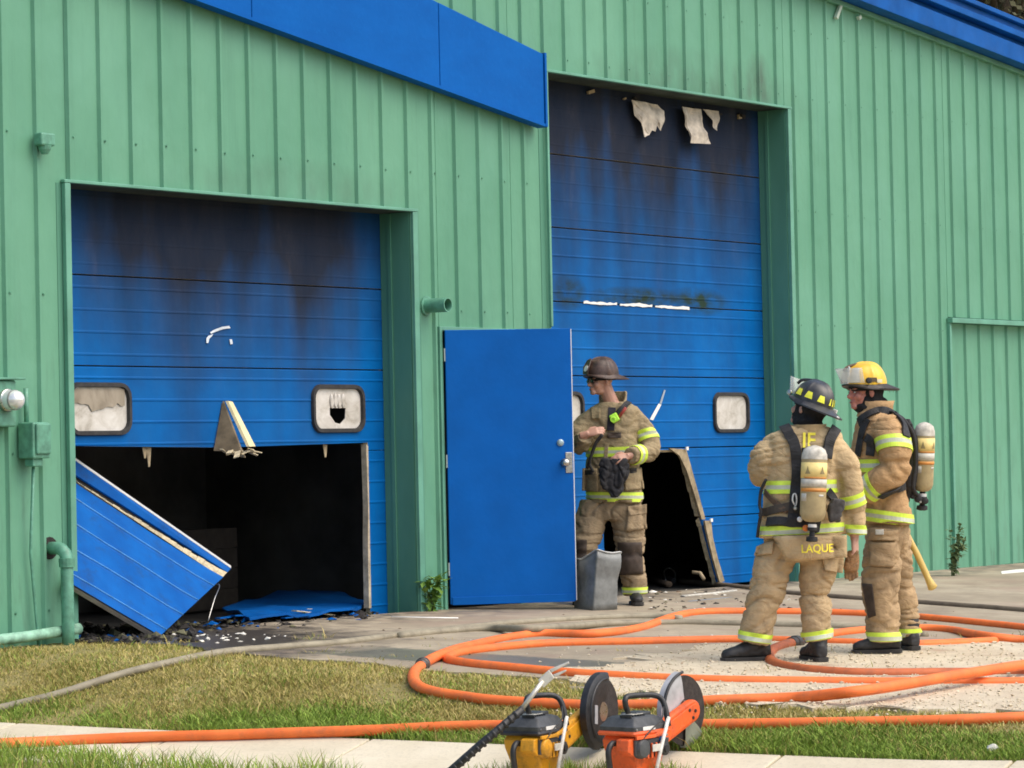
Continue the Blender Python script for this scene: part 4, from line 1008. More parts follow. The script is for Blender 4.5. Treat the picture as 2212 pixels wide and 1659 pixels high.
def make_person(label, base_px, Zb, torso, tf, arms, legs, head, coat_m, trouser_m, skin_m, hands, feet, seed, collar=1.0, open_collar=False):
    """torso: [(px, py, dy, half width, half depth)], arms/legs: lists of ([(px, py, dy)...], radii)"""
    J = lambda a, b, dy=0: Dp(a, b, Zb+dy)
    b0 = G(*base_px); p_ = thing('person', b0, label, 'person', 'firefighters in turnout gear')
    tf = tf.normalized(); tl = UP.cross(tf).normalized()
    # ---- coat
    mb = MB(); R_ = [oval(J(a, b, dy), tl, tf, w_, d_) for a, b, dy, w_, d_ in torso]; mb.loft(R_)
    for pts, rad in arms: limb(mb, [J(*q_) for q_ in pts], rad)
    coat_me = remeshed(mb, .009, 4)
    wrinkle(coat_me, lambda v, n_: folds(v, .0105, 11, 6, seed)); coat_bv = bvh_of(coat_me)
    def part_bv(build):
        m_ = MB(); build(m_); me_ = remeshed(m_, .010, 4); wrinkle(me_, lambda v, n_: folds(v, .0105, 11, 6, seed)); r_ = bvh_of(me_); bpy.data.meshes.remove(me_); return r_
    torso_bv = part_bv(lambda m_: m_.loft(R_)); arm_bv = [part_bv(lambda m_, A_=A_: limb(m_, [J(*q_) for q_ in A_[0]], A_[1])) for A_ in arms]
    # ---- trousers
    mb = MB(); hips = torso[0]
    hc = J(hips[0], hips[1]-22, hips[2]); mb.loft([oval(hc+UP*.05, tl, tf, hips[3]*.80, hips[4]*.82), oval(hc-UP*.06, tl, tf, hips[3]*.80, hips[4]*.84), oval(hc-UP*.17, tl, tf, hips[3]*.76, hips[4]*.82), oval(hc-UP*.22, tl, tf, hips[3]*.70, hips[4]*.7)])
    for pts, rad in legs: limb(mb, [J(*q_) for q_ in pts], rad)
    tr_me = remeshed(mb, .009, 4)
    wrinkle(tr_me, lambda v, n_: folds(v, .0125, 12, 6, seed+3)); tr_bv = bvh_of(tr_me)
    # ---- body: one continuous surface from crown to ankles
    mb = MB(); H, hf, hu = head
    P, hl, HR = head_parts(mb, H, hf, hu)
    neck0 = J(*torso[-1][:3]); mb.tube([H-hu*.06-hf*.02, (H+neck0)/2-hu*.03, neck0-UP*.04, neck0-UP*.16], [.058, .058, .066, .09], 14)
    mb.loft([oval(J(a, b, dy), tl, tf, w_*.7, d_*.7) for a, b, dy, w_, d_ in torso])
    for pts, rad in arms: limb(mb, [J(*q_) for q_ in pts], [r*.5 for r in rad])
    for pts, rad in legs: limb(mb, [J(*q_) for q_ in pts], [r*.55 for r in rad])
    mb.loft([oval(hc+UP*.1, tl, tf, .15, .1), oval(hc-UP*.15, tl, tf, .15, .1)])
    for h in hands: hand_parts(mb, *h)
    bme = remeshed(mb, .0052, 3, .45); body = finish(bme, 'body', skin_m, p_)
    coat = finish(coat_me, 'coat', coat_m, p_); tr = finish(tr_me, 'trousers', trouser_m, p_)
    if collar:
        nc = neck0
        mbc = MB(); mbc.loft([oval(nc-UP*.05, tl, tf, .12, .115, 28, 2), oval(nc+UP*.012*collar-tf*.01, tl, tf, .108, .108, 28, 2), oval(nc+UP*.045*collar-tf*.018, tl, tf, .112, .11, 28, 2), oval(nc+UP*.043*collar-tf*.018, tl, tf, .100, .098, 28, 2), oval(nc-UP*.02-tf*.01, tl, tf, .085, .085, 28, 2)], cap=False)
        if open_collar:
            mbc = MB(); rr_ = []
            for dz_, k_, fo in ((-.06, 1.12, -.01), (-.01, 1.0, -.01), (.085, 1.04, -.03), (.083, .92, -.03), (-.02, .86, -.01)):
                rr_.append([nc+UP*(dz_-.075*max(0, math.cos(math.radians(a_))+.55)**1.5*(1 if dz_ > 0 else .2))+tf*(fo+.108*k_*math.cos(math.radians(a_)))+tl*.108*k_*math.sin(math.radians(a_)) for a_ in range(34, 327, 9)])
            mbc.loft(rr_, cap=False, closed=False)
        o = mbc.build('collar', coat_m, coat, smoothed=True); wrinkle(o.data, lambda v, n_: .006*noise.noise(v*22))
    for a, d, z in feet: boot(a, d, p_, z)
    return dict(root=p_, coat=coat, tr=tr, body=body, cb=coat_bv, tb=tr_bv, to=torso_bv, ar=arm_bv, P=P, l=hl, R=HR, J=J)
def axis_of(J, a, b): return (J(*b)-J(*a)).normalized()

# ------------------------------------------------------------------ firefighter by the entry door
C1 = cloth('khaki_turnout_cloth', (.33, .26, .155), (.15, .115, .07)); T1 = cloth('khaki_trouser_cloth', (.33, .25, .155), (.16, .12, .075))
Z1 = depth(G(1372, 1310)); J = lambda a, b, dy=0: Dp(a, b, Z1+dy)
hf = (-RH*.86-FH*.46).normalized(); hu = (UP+RH*.02).normalized(); H1 = J(1299, 812, -.04)
RA = [(1294, 893, -.0), (1258, 925, -.03), (1250, 963, -.09), (1264, 941, -.25)]; LA = [(1358, 893, 0), (1392, 930, .0), (1405, 972, -.05), (1376, 983, -.17), (1361, 985, -.24)]
LEG = [([(1288, 1090, .02), (1268, 1150, -.02), (1259, 1200, -.05), (1262, 1275, .0)], [.13, .122, .105, .095]), ([(1350, 1090, .0), (1360, 1150, .0), (1362, 1205, -.03), (1369, 1250, .0), (1372, 1284, .01)], [.13, .125, .108, .098, .094])]
hands = [(J(1266, 938, -.26), (J(1292, 930, -.27)-J(1266, 938, -.26)), (UP*.55-FH*.7), UP-RH*.1, .42), (J(1358, 985, -.25), (J(1328, 992, -.30)-J(1358, 985, -.25)), (UP*.5-FH*.8), UP, .5)]
f1g = G(1374, 1310); f1b = G(1266, 1306)
F1 = make_person('firefighter in a dark leather helmet standing behind the open blue door', (1372, 1310), Z1,
    [(1329, 1086, 0, .222, .155), (1326, 1060, 0, .222, .155), (1322, 1010, 0, .214, .150), (1323, 960, 0, .206, .148), (1325, 915, 0, .206, .14), (1326, 889, 0, .205, .125), (1325, 876, 0, .16, .108), (1323, 868, 0, .105, .09)], (-FH-RH*.18),
    [(RA, [.085, .083, .078, .066]), (LA, [.085, .084, .08, .072, .066])], LEG, (H1, hf, hu), C1, T1, skin('skin_door_firefighter', (.50, .27, .19)), hands,
    [(J(1372, 1290, .01), (-FH+RH*.06), f1g.z+.014), (J(1262, 1283, 0), (-FH-RH*.3), f1b.z+.014)], 1.0, open_collar=True)
face_bits(F1['body'], F1['P'], F1['R'])
SG = plain('dark_sunglasses', (.01, .01, .012), .1, bump=0); P = F1['P']
sgl = MB().ball(P(.103, .031, -.042), (.006, .026, .017), 14, 8, F1['R']).ball(P(.103, -.031, -.042), (.006, .026, .017), 14, 8, F1['R'])
sgl.tube([P(.106, -.008, -.036), P(.106, .008, -.036)], .003, 6)
for s_ in (-1, 1): sgl.tube([P(.10, .055*s_, -.038), P(.07, .078*s_, -.036), P(.0, .084*s_, -.034)], .003, 6)
sgl.build('sunglasses', SG, F1['body'], smoothed=True)
LTH = N('worn_leather_helmet'); f = LTH.noise(18, 5, .65); LTH.color(LTH.ramp(f, [(.3, (.022, .012, .009)), (.55, (.075, .042, .03)), (.75, (.17, .11, .07))])).set(Roughness=.45).bump(f, .4, .004); LTH = LTH.done()
hm, HP, hl, HR = helmet(H1, hf, hu, F1['root'], LTH, plain('brown_brim', (.06, .035, .026), .5, var=.5, scale=20), 'dark brown leather helmet with a white front badge')
# tall leather front with its white badge
mb = MB(); out = [(-.038, .0), (-.045, .06), (-.03, .115), (0, .13), (.03, .115), (.045, .06), (.038, .0)]
mb.prism([HP(.138*math.cos(math.asin(min(.95, z/.15)))**.72+.004, y, .012+z*.98) for y, z in out], hf*.006+hu*.002); mb.build('front_shield', LTH, hm)
mb = MB().lathe(HP(.136, 0, .058), (hf+hu*.35), [(0, .026), (.006, .025)], 18); mb.build('badge', plain('white_badge', (.75, .74, .7), .5), hm)
cb, tb = F1['cb'], F1['tb']
band(F1['ar'][1], J(1398, 943, .0), axis_of(J, LA[1], LA[2]), .078, F1['coat'], rmax=.15)
band(F1['ar'][1], J(1374, 981, -.17), axis_of(J, LA[3], LA[4]), .075, F1['coat'], rmax=.15)
band(F1['to'], J(1326, 976, 0), UP, .075, F1['coat'], rmax=.45)
band(F1['to'], J(1328, 1073, 0), UP+RH*.03, .075, F1['coat'], rmax=.45)
band(tb, J(1371, 1277, .01), UP, .065, F1['tr'], rmax=.2)
patch(tb, [(1334, 1172), (1386, 1171), (1389, 1240), (1338, 1243)], LEATHER, F1['tr'], 'knee_pad')
patch(tb, [(1243, 1166), (1268, 1166), (1267, 1206), (1241, 1212)], LEATHER, F1['tr'], 'knee_pad')
patch(tb, [(1357, 1098), (1396, 1093), (1396, 1142), (1352, 1148)], T1, F1['tr'], 'cargo_pocket', off=.022, thick=.02)
patch(tb, [(1355, 1094), (1397, 1089), (1397, 1110), (1358, 1114)], T1, F1['tr'], 'pocket_flap', off=.036, thick=.008)
patch(cb, [(1258, 1012), (1290, 1012), (1292, 1062), (1257, 1060)], C1, F1['coat'], 'pocket', off=.018, thick=.018)
patch(cb, [(1348, 1014), (1386, 1010), (1390, 1056), (1350, 1060)], C1, F1['coat'], 'pocket', off=.018, thick=.018)
patch(cb, [(1261, 1016), (1280, 1015), (1280, 1025), (1261, 1026)], BLACK, F1['coat'], 'pocket_tab', off=.032)
patch(cb, [(1360, 1012), (1375, 1011), (1375, 1021), (1361, 1022)], BLACK, F1['coat'], 'pocket_tab', off=.032)
patch(cb, [(1276, 880), (1297, 882), (1296, 905), (1278, 905)], cloth('pale_patch_cloth', (.3, .24, .14), (.2, .16, .1)), F1['coat'], 'chest_patch', off=.01)
strap(cb, [(1372, 866), (1356, 872), (1343, 884), (1334, 896)], .045, BLACK, F1['coat'], 'shoulder_strap')
strap(cb, [(1322, 880), (1321, 900), (1319, 930)], .06, plain('dark_shirt', (.02, .018, .03), .9), F1['coat'], 'coat_opening', off=.003, thick=.004)
strap(cb, [(1311, 958), (1309, 1000), (1309, 1086)], .03, C1, F1['coat'], 'storm_flap', off=.008, thick=.012)
patch(cb, [(1312, 934), (1342, 934), (1342, 946), (1312, 946)], LEATHER, F1['coat'], 'chest_tab', off=.02)
h = cast_px(cb, 1327, 903)[0]; t = thing('chest_device', h, 'small lime green device clipped to the coat of the firefighter by the door', 'device')
Rr = Matrix((RH, -FH, UP)).transposed() @ Matrix.Rotation(-.5, 3, 'Y'); LG = plain('lime_plastic', (.42, .80, .06), .4, var=.1)
MB().box(h-FH*.03, (.065, .05, .07), Rr).build('case', LG, t, bevel=.01); MB().lathe(h-FH*.056-RH*.012-UP*.012, -FH, [(0, .024), (.008, .022), (.009, .013), (.003, .012)], 16, cap=False).build('lens_ring', LG, t)
MB().tube([h-FH*.03+RH*.03, h-FH*.03+RH*.07+UP*.05, J(1352, 880, -.16)], .012, 8).build('clip', plain('red_clip', (.3, .04, .03), .5), t, smoothed=True)
# black gloves and strap held in front
t = thing('black_gloves', J(1325, 1070, -.3), 'bunch of black gloves and webbing held by the firefighter at the door', 'gloves')
mb = MB(); R_ = []
for y_, xc, hw in ((990, 1328, .10), (1005, 1326, .125), (1025, 1326, .12), (1045, 1328, .09), (1062, 1328, .055), (1074, 1326, .022)):
    R_.append(oval(J(xc, y_, -.27), RH, FH, hw, .04, 20))
mb.loft(R_); limb(mb, [J(1312, 1010, -.30), J(1304, 1040, -.31), J(1310, 1062, -.30)], [.03, .028, .012]); limb(mb, [J(1344, 1010, -.30), J(1342, 1040, -.3), J(1336, 1058, -.3)], [.03, .026, .012])
me = remeshed(mb, .008, 3); wrinkle(me, lambda v, n_: folds(v, .012, 14, 16, 5)); finish(me, 'gloves', plain('black_cloth', (.017, .017, .02), .9, var=.4, scale=20), t)
MB().tube(catmull([J(1300, 938, -.30), J(1288, 955, -.28), J(1277, 985, -.24), J(1268, 1012, -.22)], 6), .018, 8, squash=.5).build('webbing', BLACK, t, smoothed=True)
MB().tube(catmull([J(1302, 940, -.30), J(1284, 965, -.27), J(1274, 1000, -.25), J(1282, 1020, -.25)], 6), .010, 8).build('cord', BLACK, t, smoothed=True)

# ------------------------------------------------------------------ firefighter seen from behind
C2 = cloth('tan_turnout_cloth', (.53, .395, .225), (.29, .20, .11)); T2 = cloth('tan_trouser_cloth', (.48, .355, .205), (.26, .185, .105))
Z2 = depth(G(1690, 1436)); J = lambda a, b, dy=0: Dp(a, b, Z2+dy)
hf = (FH*.66-RH*.66+UP*.30).normalized(); hu = (UP*.93+RH*.30); hu = (hu-hf*hu.dot(hf)).normalized(); H2 = J(1752, 872, .02)
LA = [(1685, 962, 0), (1654, 985, -.01), (1646, 1022, .02), (1662, 1030, .14), (1690, 1022, .30)]; RA = [(1795, 968, 0), (1824, 1008, -.02), (1837, 1060, -.02), (1844, 1110, .0), (1847, 1156, .0)]
LEG = [([(1690, 1178, 0), (1668, 1225, .0), (1654, 1280, .0), (1638, 1340, .0), (1628, 1388, .0)], [.118, .120, .108, .102, .100]), ([(1772, 1178, 0), (1768, 1225, .0), (1762, 1280, .02), (1764, 1340, .0), (1764, 1382, .0)], [.118, .116, .098, .095, .091])]
g2l = G(1612, 1434); g2r = G(1763, 1434)
hands = [(J(1846, 1160, .0), J(1848, 1200, .0)-J(1846, 1160, .0), (RH*.9-FH*.5), (FH*.6-RH*.5-UP*.1), .62), (J(1672, 1032, .32), (FH*.6+RH*.7), UP, UP, .6)]
F2 = make_person('firefighter with a black helmet seen from behind, air tank on the back', (1690, 1436), Z2,
    [(1732, 1158, 0, .262, .175), (1732, 1130, 0, .258, .175), (1731, 1090, 0, .236, .168), (1732, 1040, 0, .226, .160), (1735, 990, 0, .228, .155), (1737, 955, 0, .238, .135), (1740, 938, .0, .222, .118), (1743, 929, .0, .165, .105), (1745, 922, .0, .105, .09)], (FH-RH*.12),
    [(LA, [.09, .092, .086, .078, .07]), (RA, [.088, .092, .084, .076, .070])], LEG, (H2, hf, hu), C2, T2, skin('skin_back_firefighter', (.58, .34, .26)), hands,
    [(J(1630, 1400, .0), (-RH*.95-FH*.2), g2l.z+.02), (J(1764, 1396, 0), (FH*.9-RH*.25), g2r.z+.024)], 4.0, collar=.3)
# hood
mb = MB(); P = F2['P']; mb.ball(P(-.016, 0, -.01), (.108, .093, .118), 18, 12, F2['R']); mb.tube([P(-.0, 0, -.04), P(-.02, 0, -.11), J(1745, 914, .0), J(1744, 930, .0)], [.088, .090, .098, .108], 18)
mb.ball(P(.035, 0, -.085), (.062, .068, .065), 14, 10, F2['R'])
me = remeshed(mb, .009, 4); wrinkle(me, lambda v, n_: folds(v, .006, 16, 12, 2)); finish(me, 'hood', HOOD, F2['root'])
BLK = N('black_helmet_shell'); f = BLK.noise(15, 5, .7); BLK.color(BLK.ramp(f, [(.3, (.014, .014, .015)), (.7, (.045, .045, .047))])).set(Roughness=.36, Specular_IOR_Level=.6).bump(f, .2, .003); BLK = BLK.done()
YT = plain('yellow_reflector', (.85, .85, .06), .4, var=.1)
hm, HP, hl, HR = helmet(H2, hf, hu, F2['root'], BLK, plain('black_brim', (.035, .036, .04), .4, var=.4, scale=20), 'black helmet with yellow trapezoid reflectors', tets=[(180, 11, .022, .062), (142, 11, .022, .062), (218, 11, .022, .062), (105, 11, .022, .062), (255, 11, .022, .062), (70, 11, .022, .062), (290, 11, .022, .062)], tetm=YT)
MB().lathe(HP(-.222, .0, -.026), -hf, [(0, .011), (.012, .011)], 10).build('stud', WHITE, hm)
MB().box(HP(-.10, -.122, .006), (.03, .012, .024), HR).build('buckle', WHITE, hm, bevel=.003)
mb = MB(); vs = []
for j in range(4):
    for i in range(13):
        a = math.radians(-62+124*i/12); vs.append(HP((.16+.012*j)*math.cos(a)-.005, (.135+.008*j)*math.sin(a), .02+.032*j))
mb.add(vs, [(j*13+i, j*13+i+1, (j+1)*13+i+1, (j+1)*13+i) for j in range(3) for i in range(12)]); o = mb.build('visor', CLEAR, hm, smoothed=True); sm = o.modifiers.new('t', 'SOLIDIFY'); sm.thickness = .003
MB().tube(catmull([HP(-.0, 0, .137), HP(.06, 0, .135), HP(.125, 0, .118), HP(.152, 0, .09)], 5), .010, 8).build('crest', BLK, hm, smoothed=True)
for s_ in (1, -1): MB().lathe(HP(.085, .128*s_, .02), hl*s_, [(0, .018), (.012, .016), (.014, .006)], 12).build('visor_knob', STEEL, hm)
cb, tb = F2['cb'], F2['tb']
band(F2['to'], J(1732, 1146, 0), UP-RH*.03, .078, F2['coat'], rmax=.45)
band(F2['to'], J(1732, 1051, 0), UP+RH*.0, .078, F2['coat'], rmax=.34)
band(F2['ar'][1], J(1839, 1079, -.01), axis_of(J, RA[2], RA[3])+RH*.12, .078, F2['coat'], rmax=.16)
band(F2['ar'][1], J(1846, 1147, .0), UP+RH*.08, .075, F2['coat'], rmax=.13)
band(tb, J(1632, 1379, .0), axis_of(J, LEG[0][0][4], LEG[0][0][3])-RH*.05, .075, F2['tr'], rmax=.16)
band(tb, J(1764, 1375, .0), UP-RH*.13, .075, F2['tr'], rmax=.15)
# coat tail flap with the name on it
fl = patch(tb, [(1670, 1158), (1829, 1156), (1830, 1204), (1700, 1212)], C2, F2['coat'], 'tail_flap', off=.06, thick=.016, nu=16, nv=6)
fbv = BVHTree.FromPolygons([v.co+WPOS[fl.name] for v in fl.data.vertices], [tuple(p.vertices) for p in fl.data.polygons])
YTX = plain('yellow_lettering', (.86, .74, .06), .6, var=.1, bump=.1)
text_on(fbv, 'LAQUE', (1766, 1186), 69, YTX, F2['coat'], off=.030, rot=-.035)
text_on(cb, 'IF', (1748, 951), 27, YTX, F2['coat'], off=.006, rot=.02)
patch(tb, [(1776, 1206), (1824, 1205), (1820, 1238), (1782, 1232)], T2, F2['tr'], 'cargo_pocket', off=.02, thick=.02)
patch(tb, [(1634, 1180), (1672, 1168), (1668, 1196), (1630, 1200)], T2, F2['tr'], 'pocket_flap', off=.02, thick=.01)
# breathing apparatus on the back
KH = plain('khaki_cylinder', (.40, .32, .17), .55, var=.25, scale=12); TOPC = plain('pale_worn_dome', (.52, .49, .42), .6, var=.4, scale=22); YL = plain('faded_yellow_label', (.80, .63, .24), .6, var=.12, scale=15)
WL = plain('worn_white_label', (.55, .53, .46), .6, var=.25, scale=25); OL = plain('orange_label_strip', (.60, .25, .05), .6, var=.2); TRI = plain('label_triangle', (.30, .24, .11), .7)
def apparatus(label, F, base, top, r, front, backdir, straps, seed_strap):
    t = thing('breathing_apparatus', base, label, 'air tank', 'air packs worn by the firefighters'); ax = (top-base); L = ax.length; ax.normalize()
    body, shell = tank(base, ax, r, L, front, t, (KH, TOPC))
    shell(L*.57, L*.775, -88, 88, YL, 'label'); shell(L*.565, L*.585, -50, 60, OL, 'label_strip', .003)
    shell(L*.46, L*.56, -80, 80, WL, 'label', .0016); shell(L*.395, L*.44, -75, 75, OL, 'label_strip'); shell(L*.27, L*.37, -70, -38, WL, 'sticker'); shell(L*.33, L*.36, 20, 45, WL, 'sticker')
    f_ = (front-ax*front.dot(ax)).normalized(); s_ = ax.cross(f_)
    for a0 in (-33, 33):
        def cp(a, z_): a = math.radians(a); return base+ax*z_+(f_*math.cos(a)+s_*math.sin(a))*(r+.0045)
        zc = L*.675; MB().add([cp(a0-13, zc-L*.05), cp(a0, zc-L*.05), cp(a0+13, zc-L*.05), cp(a0+5, zc+.0), cp(a0, zc+L*.055), cp(a0-5, zc)], [(0, 1, 5), (1, 2, 3), (1, 3, 5), (5, 3, 4)]).build('label_mark', TRI, body)
    # valve under the cylinder
    v = base; MB().lathe(v, -ax, [(0, .018), (.03, .020), (.032, .030), (.05, .030), (.055, .016), (.085, .018), (.09, .034), (.115, .036), (.12, .02)], 14).build('valve', BLACK, t, autosmooth=40)
    MB().lathe(v-ax*.012, -ax, [(0, .026), (.02, .026)], 14).build('collar', WHITE, t)
    # back frame
    bk = backdir.normalized(); sd = ax.cross(bk).normalized(); c0 = base+ax*L*.45+bk*(r+.02)
    MB().prism([c0+sd*a+ax*b for a, b in ((-.055, -.26), (.055, -.26), (.075, -.12), (.05, .1), (.07, .24), (-.07, .24), (-.05, .1), (-.075, -.12))], bk*.02).build('back_frame', BLACK, t, bevel=.006)
    MB().lathe(base+ax*L*.41, ax, [(0, r+.003), (.004, r+.006), (.024, r+.006), (.028, r+.003)], 28, cap=False).build('cylinder_strap', BLACK, t) if False else None
    return t, ax, L
tb2, tt2 = J(1755, 1128, -.285), J(1760, 962, -.265)
A2, ax, L = apparatus('khaki air cylinder with yellow label on the back of the black helmeted firefighter', F2, tb2, tt2, .078, -FH, FH, None, 0)
for pl in ([(1694, 922), (1703, 935), (1716, 960), (1722, 1000), (1720, 1050), (1716, 1095), (1712, 1125)], [(1804, 928), (1796, 940), (1788, 960), (1784, 990)]):
    strap(cb, pl, .066, BLACK, A2, 'shoulder_strap', off=.014, thick=.013)
strap(cb, [(1645, 1108), (1665, 1103), (1690, 1098), (1712, 1092)], .05, plain('brown_black_webbing', (.05, .04, .03), .8), A2, 'waist_belt', off=.012)
strap(cb, [(1655, 1062), (1672, 1080), (1690, 1098), (1702, 1104)], .035, plain('brown_webbing', (.09, .06, .04), .8), A2, 'side_strap', off=.012)
strap(cb, [(1660, 1129), (1690, 1128), (1725, 1129), (1752, 1133)], .055, BLACK, A2, 'waist_belt', off=.014, thick=.02)
strap(cb, [(1786, 1060), (1800, 1080), (1812, 1110)], .05, BLACK, A2, 'waist_belt', off=.012)
MB().tube(catmull([J(1655, 1035, -.14), J(1644, 1060, -.12), J(1641, 1090, -.11), J(1644, 1108, -.13), J(1640, 1130, -.12), J(1636, 1160, -.08)], 6), .010, 8).build('air_hose', BLACK, A2, smoothed=True)
mb = MB(); 
for i in range(4): mb.box(J(1806, 1088+10*i, -.20)+RH*random.uniform(-.01, .01), (.085-.006*i, .07, .055), Matrix((RH, FH, UP)).transposed() @ Matrix.Rotation(random.uniform(-.3, .3), 3, 'Y'))
me = remeshed(mb, .009, 3); wrinkle(me, lambda v, n_: folds(v, .007, 18, 14, 8)); finish(me, 'mask_bag', plain('dark_grey_pouch', (.055, .052, .05), .8, var=.45, scale=20), A2)
for px_, py_, r_, m_ in ((1741, 1141, .020, plain('orange_plastic', (.8, .22, .03), .4)), (1728, 1122, .016, WHITE), (1762, 1143, .026, BLACK), (1718, 1098, .012, STEEL), (1762, 1138, .012, STEEL)):
    p0 = J(px_, py_, -.26); MB().lathe(p0+FH*.03, -FH, [(0, r_), (.03, r_), (.036, r_*.6)], 14).build('gauge', m_, A2, autosmooth=40)
MB().tube(catmull([J(1716, 1090, -.22), J(1712, 1080, -.225), J(1714, 1068, -.22), J(1719, 1068, -.22), J(1721, 1080, -.225), J(1719, 1092, -.22), J(1716, 1092, -.22)], 4), .005, 6).build('buckle', WHITE, A2, smoothed=True)
# brown glove hanging from the hand
gt = J(1840, 1200, .0); t = thing('work_glove', J(1838, 1250, 0), 'brown leather work glove dangling from the hand beside the coat tail', 'glove')
mb = MB(); mb.loft([oval(J(1843, 1190, .0), RH, FH, .030, .022, 16), oval(J(1841, 1206, 0), RH, FH, .042, .026, 16), oval(J(1838, 1226, 0), RH, FH, .046, .026, 16), oval(J(1838, 1234, 0), RH, FH, .040, .02, 16)])
for i, (a, l_) in enumerate(((-.03, .055), (-.01, .068), (.012, .066), (.032, .05))):
    b = J(1838, 1232, 0)+RH*a; mb.tube([b+UP*.02, b-UP*l_*.5+RH*a*.1, b-UP*l_-FH*.006], [.0115, .011, .008], 8)
me = remeshed(mb, .005, 2); wrinkle(me, lambda v, n_: folds(v, .004, 30, 26, 3)); finish(me, 'glove', GLOVE_B, t)

# ------------------------------------------------------------------ firefighter in the yellow helmet
C3 = cloth('orange_brown_turnout_cloth', (.51, .325, .165), (.24, .145, .075)); T3 = cloth('brown_trouser_cloth', (.43, .305, .175), (.16, .115, .07), .32)
Z3 = depth(G(1930, 1417)); J = lambda a, b, dy=0: Dp(a, b, Z3+dy)
hf = (-RH*.93-FH*.36).normalized(); hu = (UP-RH*.0); hu = (hu-hf*hu.dot(hf)).normalized(); H3 = J(1868, 833, 0)
LA = [(1912, 918, -.14), (1930, 960, -.23), (1932, 1015, -.25), (1900, 1042, -.24), (1868, 1066, -.18)]; RA = [(1908, 912, .16), (1890, 960, .25), (1878, 1010, .26), (1850, 1050, .16)]
LEG = [([(1912, 1145, -.10), (1906, 1205, -.12), (1903, 1268, -.13), (1907, 1330, -.13), (1909, 1384, -.13)], [.125, .128, .115, .108, .106]), ([(1926, 1145, .10), (1932, 1205, .14), (1943, 1268, .17), (1955, 1330, .19), (1962, 1376, .19)], [.12, .118, .10, .09, .085])]
g3n = G(1905, 1420); g3f = G(1962, 1411)
hands = [(J(1850, 1052, .16), (-RH*.6-FH*.5), UP, UP, .6)]
F3 = make_person('firefighter in a yellow helmet facing left with an air tank on the back', (1930, 1417), Z3,
    [(1916, 1132, 0, .235, .165), (1914, 1110, 0, .232, .163), (1906, 1070, 0, .22, .158), (1898, 1020, 0, .215, .165), (1896, 970, 0, .215, .168), (1899, 930, 0, .21, .150), (1897, 905, .0, .18, .125), (1892, 890, .0, .12, .105), (1889, 882, .0, .09, .09)], (-RH-FH*.05),
    [(LA, [.10, .108, .102, .092, .080]), (RA, [.10, .095, .09, .08])], LEG, (H3, hf, hu), C3, T3, skin('skin_flushed_firefighter', (.62, .25, .19)), hands,
    [(J(1912, 1395, -.13), (-RH*.98-FH*.1), g3n.z+.026), (J(1962, 1390, .19), (FH*.8-RH*.3), g3f.z+.026)], 9.0)
face_bits(F3['body'], F3['P'], F3['R'], (.25, .15, .08))
mb = MB(); P = F3['P']; mb.ball(P(-.034, 0, -.01), (.098, .094, .112), 18, 12, F3['R']); mb.tube([P(-.035, 0, -.06), P(-.03, 0, -.125), J(1887, 888, .0)], [.088, .092, .10], 18); mb.ball(P(-.005, 0, -.135), (.085, .085, .045), 16, 10, F3['R']); mb.ball(P(-.115, .0, -.115), (.04, .07, .045), 14, 8, F3['R'])
me = remeshed(mb, .009, 4); wrinkle(me, lambda v, n_: folds(v, .007, 16, 12, 2)); finish(me, 'hood', HOOD, F3['root'])
YH = N('yellow_helmet_shell'); f = YH.noise(9, 5, .6); YH.color(YH.ramp(f, [(.3, (.78, .42, .02)), (.7, (.92, .62, .04))])).set(Roughness=.28, Specular_IOR_Level=.6).bump(YH.noise(30), .1, .003); YH = YH.done()
hm, HP, hl, HR = helmet(H3, hf, hu, F3['root'], YH, plain('sooty_dark_brim', (.03, .022, .017), .5, var=.5, scale=20), 'yellow helmet with dark brim and a flipped up visor', tets=[(30, 22, .016, .105), (-30, 22, .016, .105)], tetm=plain('pale_helmet_front', (.70, .68, .60), .5))
mb = MB(); vs = []
for j in range(5):
    for i in range(15):
        a = math.radians(-68+136*i/14); k = j/4; vs.append(HP((.150+.03*k)*math.cos(a)+.005+.012*k, (.128+.012*k)*math.sin(a), .015+.095*k))
mb.add(vs, [(j*15+i, j*15+i+1, (j+1)*15+i+1, (j+1)*15+i) for j in range(4) for i in range(14)]); o = mb.build('visor', CLEAR, hm, smoothed=True); sm = o.modifiers.new('t', 'SOLIDIFY'); sm.thickness = .003
mb = MB().prism([HP(.142-.03*(z/.11)**2, y, .012+z) for y, z in ((-.05, 0), (-.055, .05), (-.035, .10), (0, .115), (.035, .10), (.055, .05), (.05, 0))], hf*.006); mb.build('front_shield', plain('white_front_shield', (.68, .66, .6), .5), hm)
MB().tube(catmull([HP(-.02, 0, .138), HP(.05, 0, .137), HP(.12, 0, .12), HP(.15, 0, .095)], 5), .009, 8).build('crest', plain('brown_crest', (.12, .07, .04), .6), hm, smoothed=True)
for s_ in (1, -1):
    MB().lathe(HP(.03, .108*s_, .03), hl*s_, [(0, .020), (.014, .018), (.016, .006)], 12).build('visor_knob', BLACK, hm)
    MB().box(HP(.0, .116*s_, .034), (.05, .008, .028), HR).build('side_patch', plain('dark_side_patch', (.10, .07, .03), .6), hm)
    MB().box(HP(-.045, .116*s_, .026), (.035, .006, .022), HR).build('side_sticker', plain('pale_sticker', (.75, .72, .5), .5), hm)
for i in range(7): MB().prism([HP(-.13-.012*i, .06, -.02), HP(-.137-.012*i, .06, -.02), HP(-.134-.012*i, .06, -.042-.006*(i % 2))], hl*.004).build('torn_neck_flap', plain('tan_flap', (.2, .14, .09), .8), hm)
cb, tb = F3['cb'], F3['tb']
band(F3['ar'][0], J(1928, 965, -.22), axis_of(J, LA[0], LA[2])-RH*.12, .085, F3['coat'], rmax=.17)
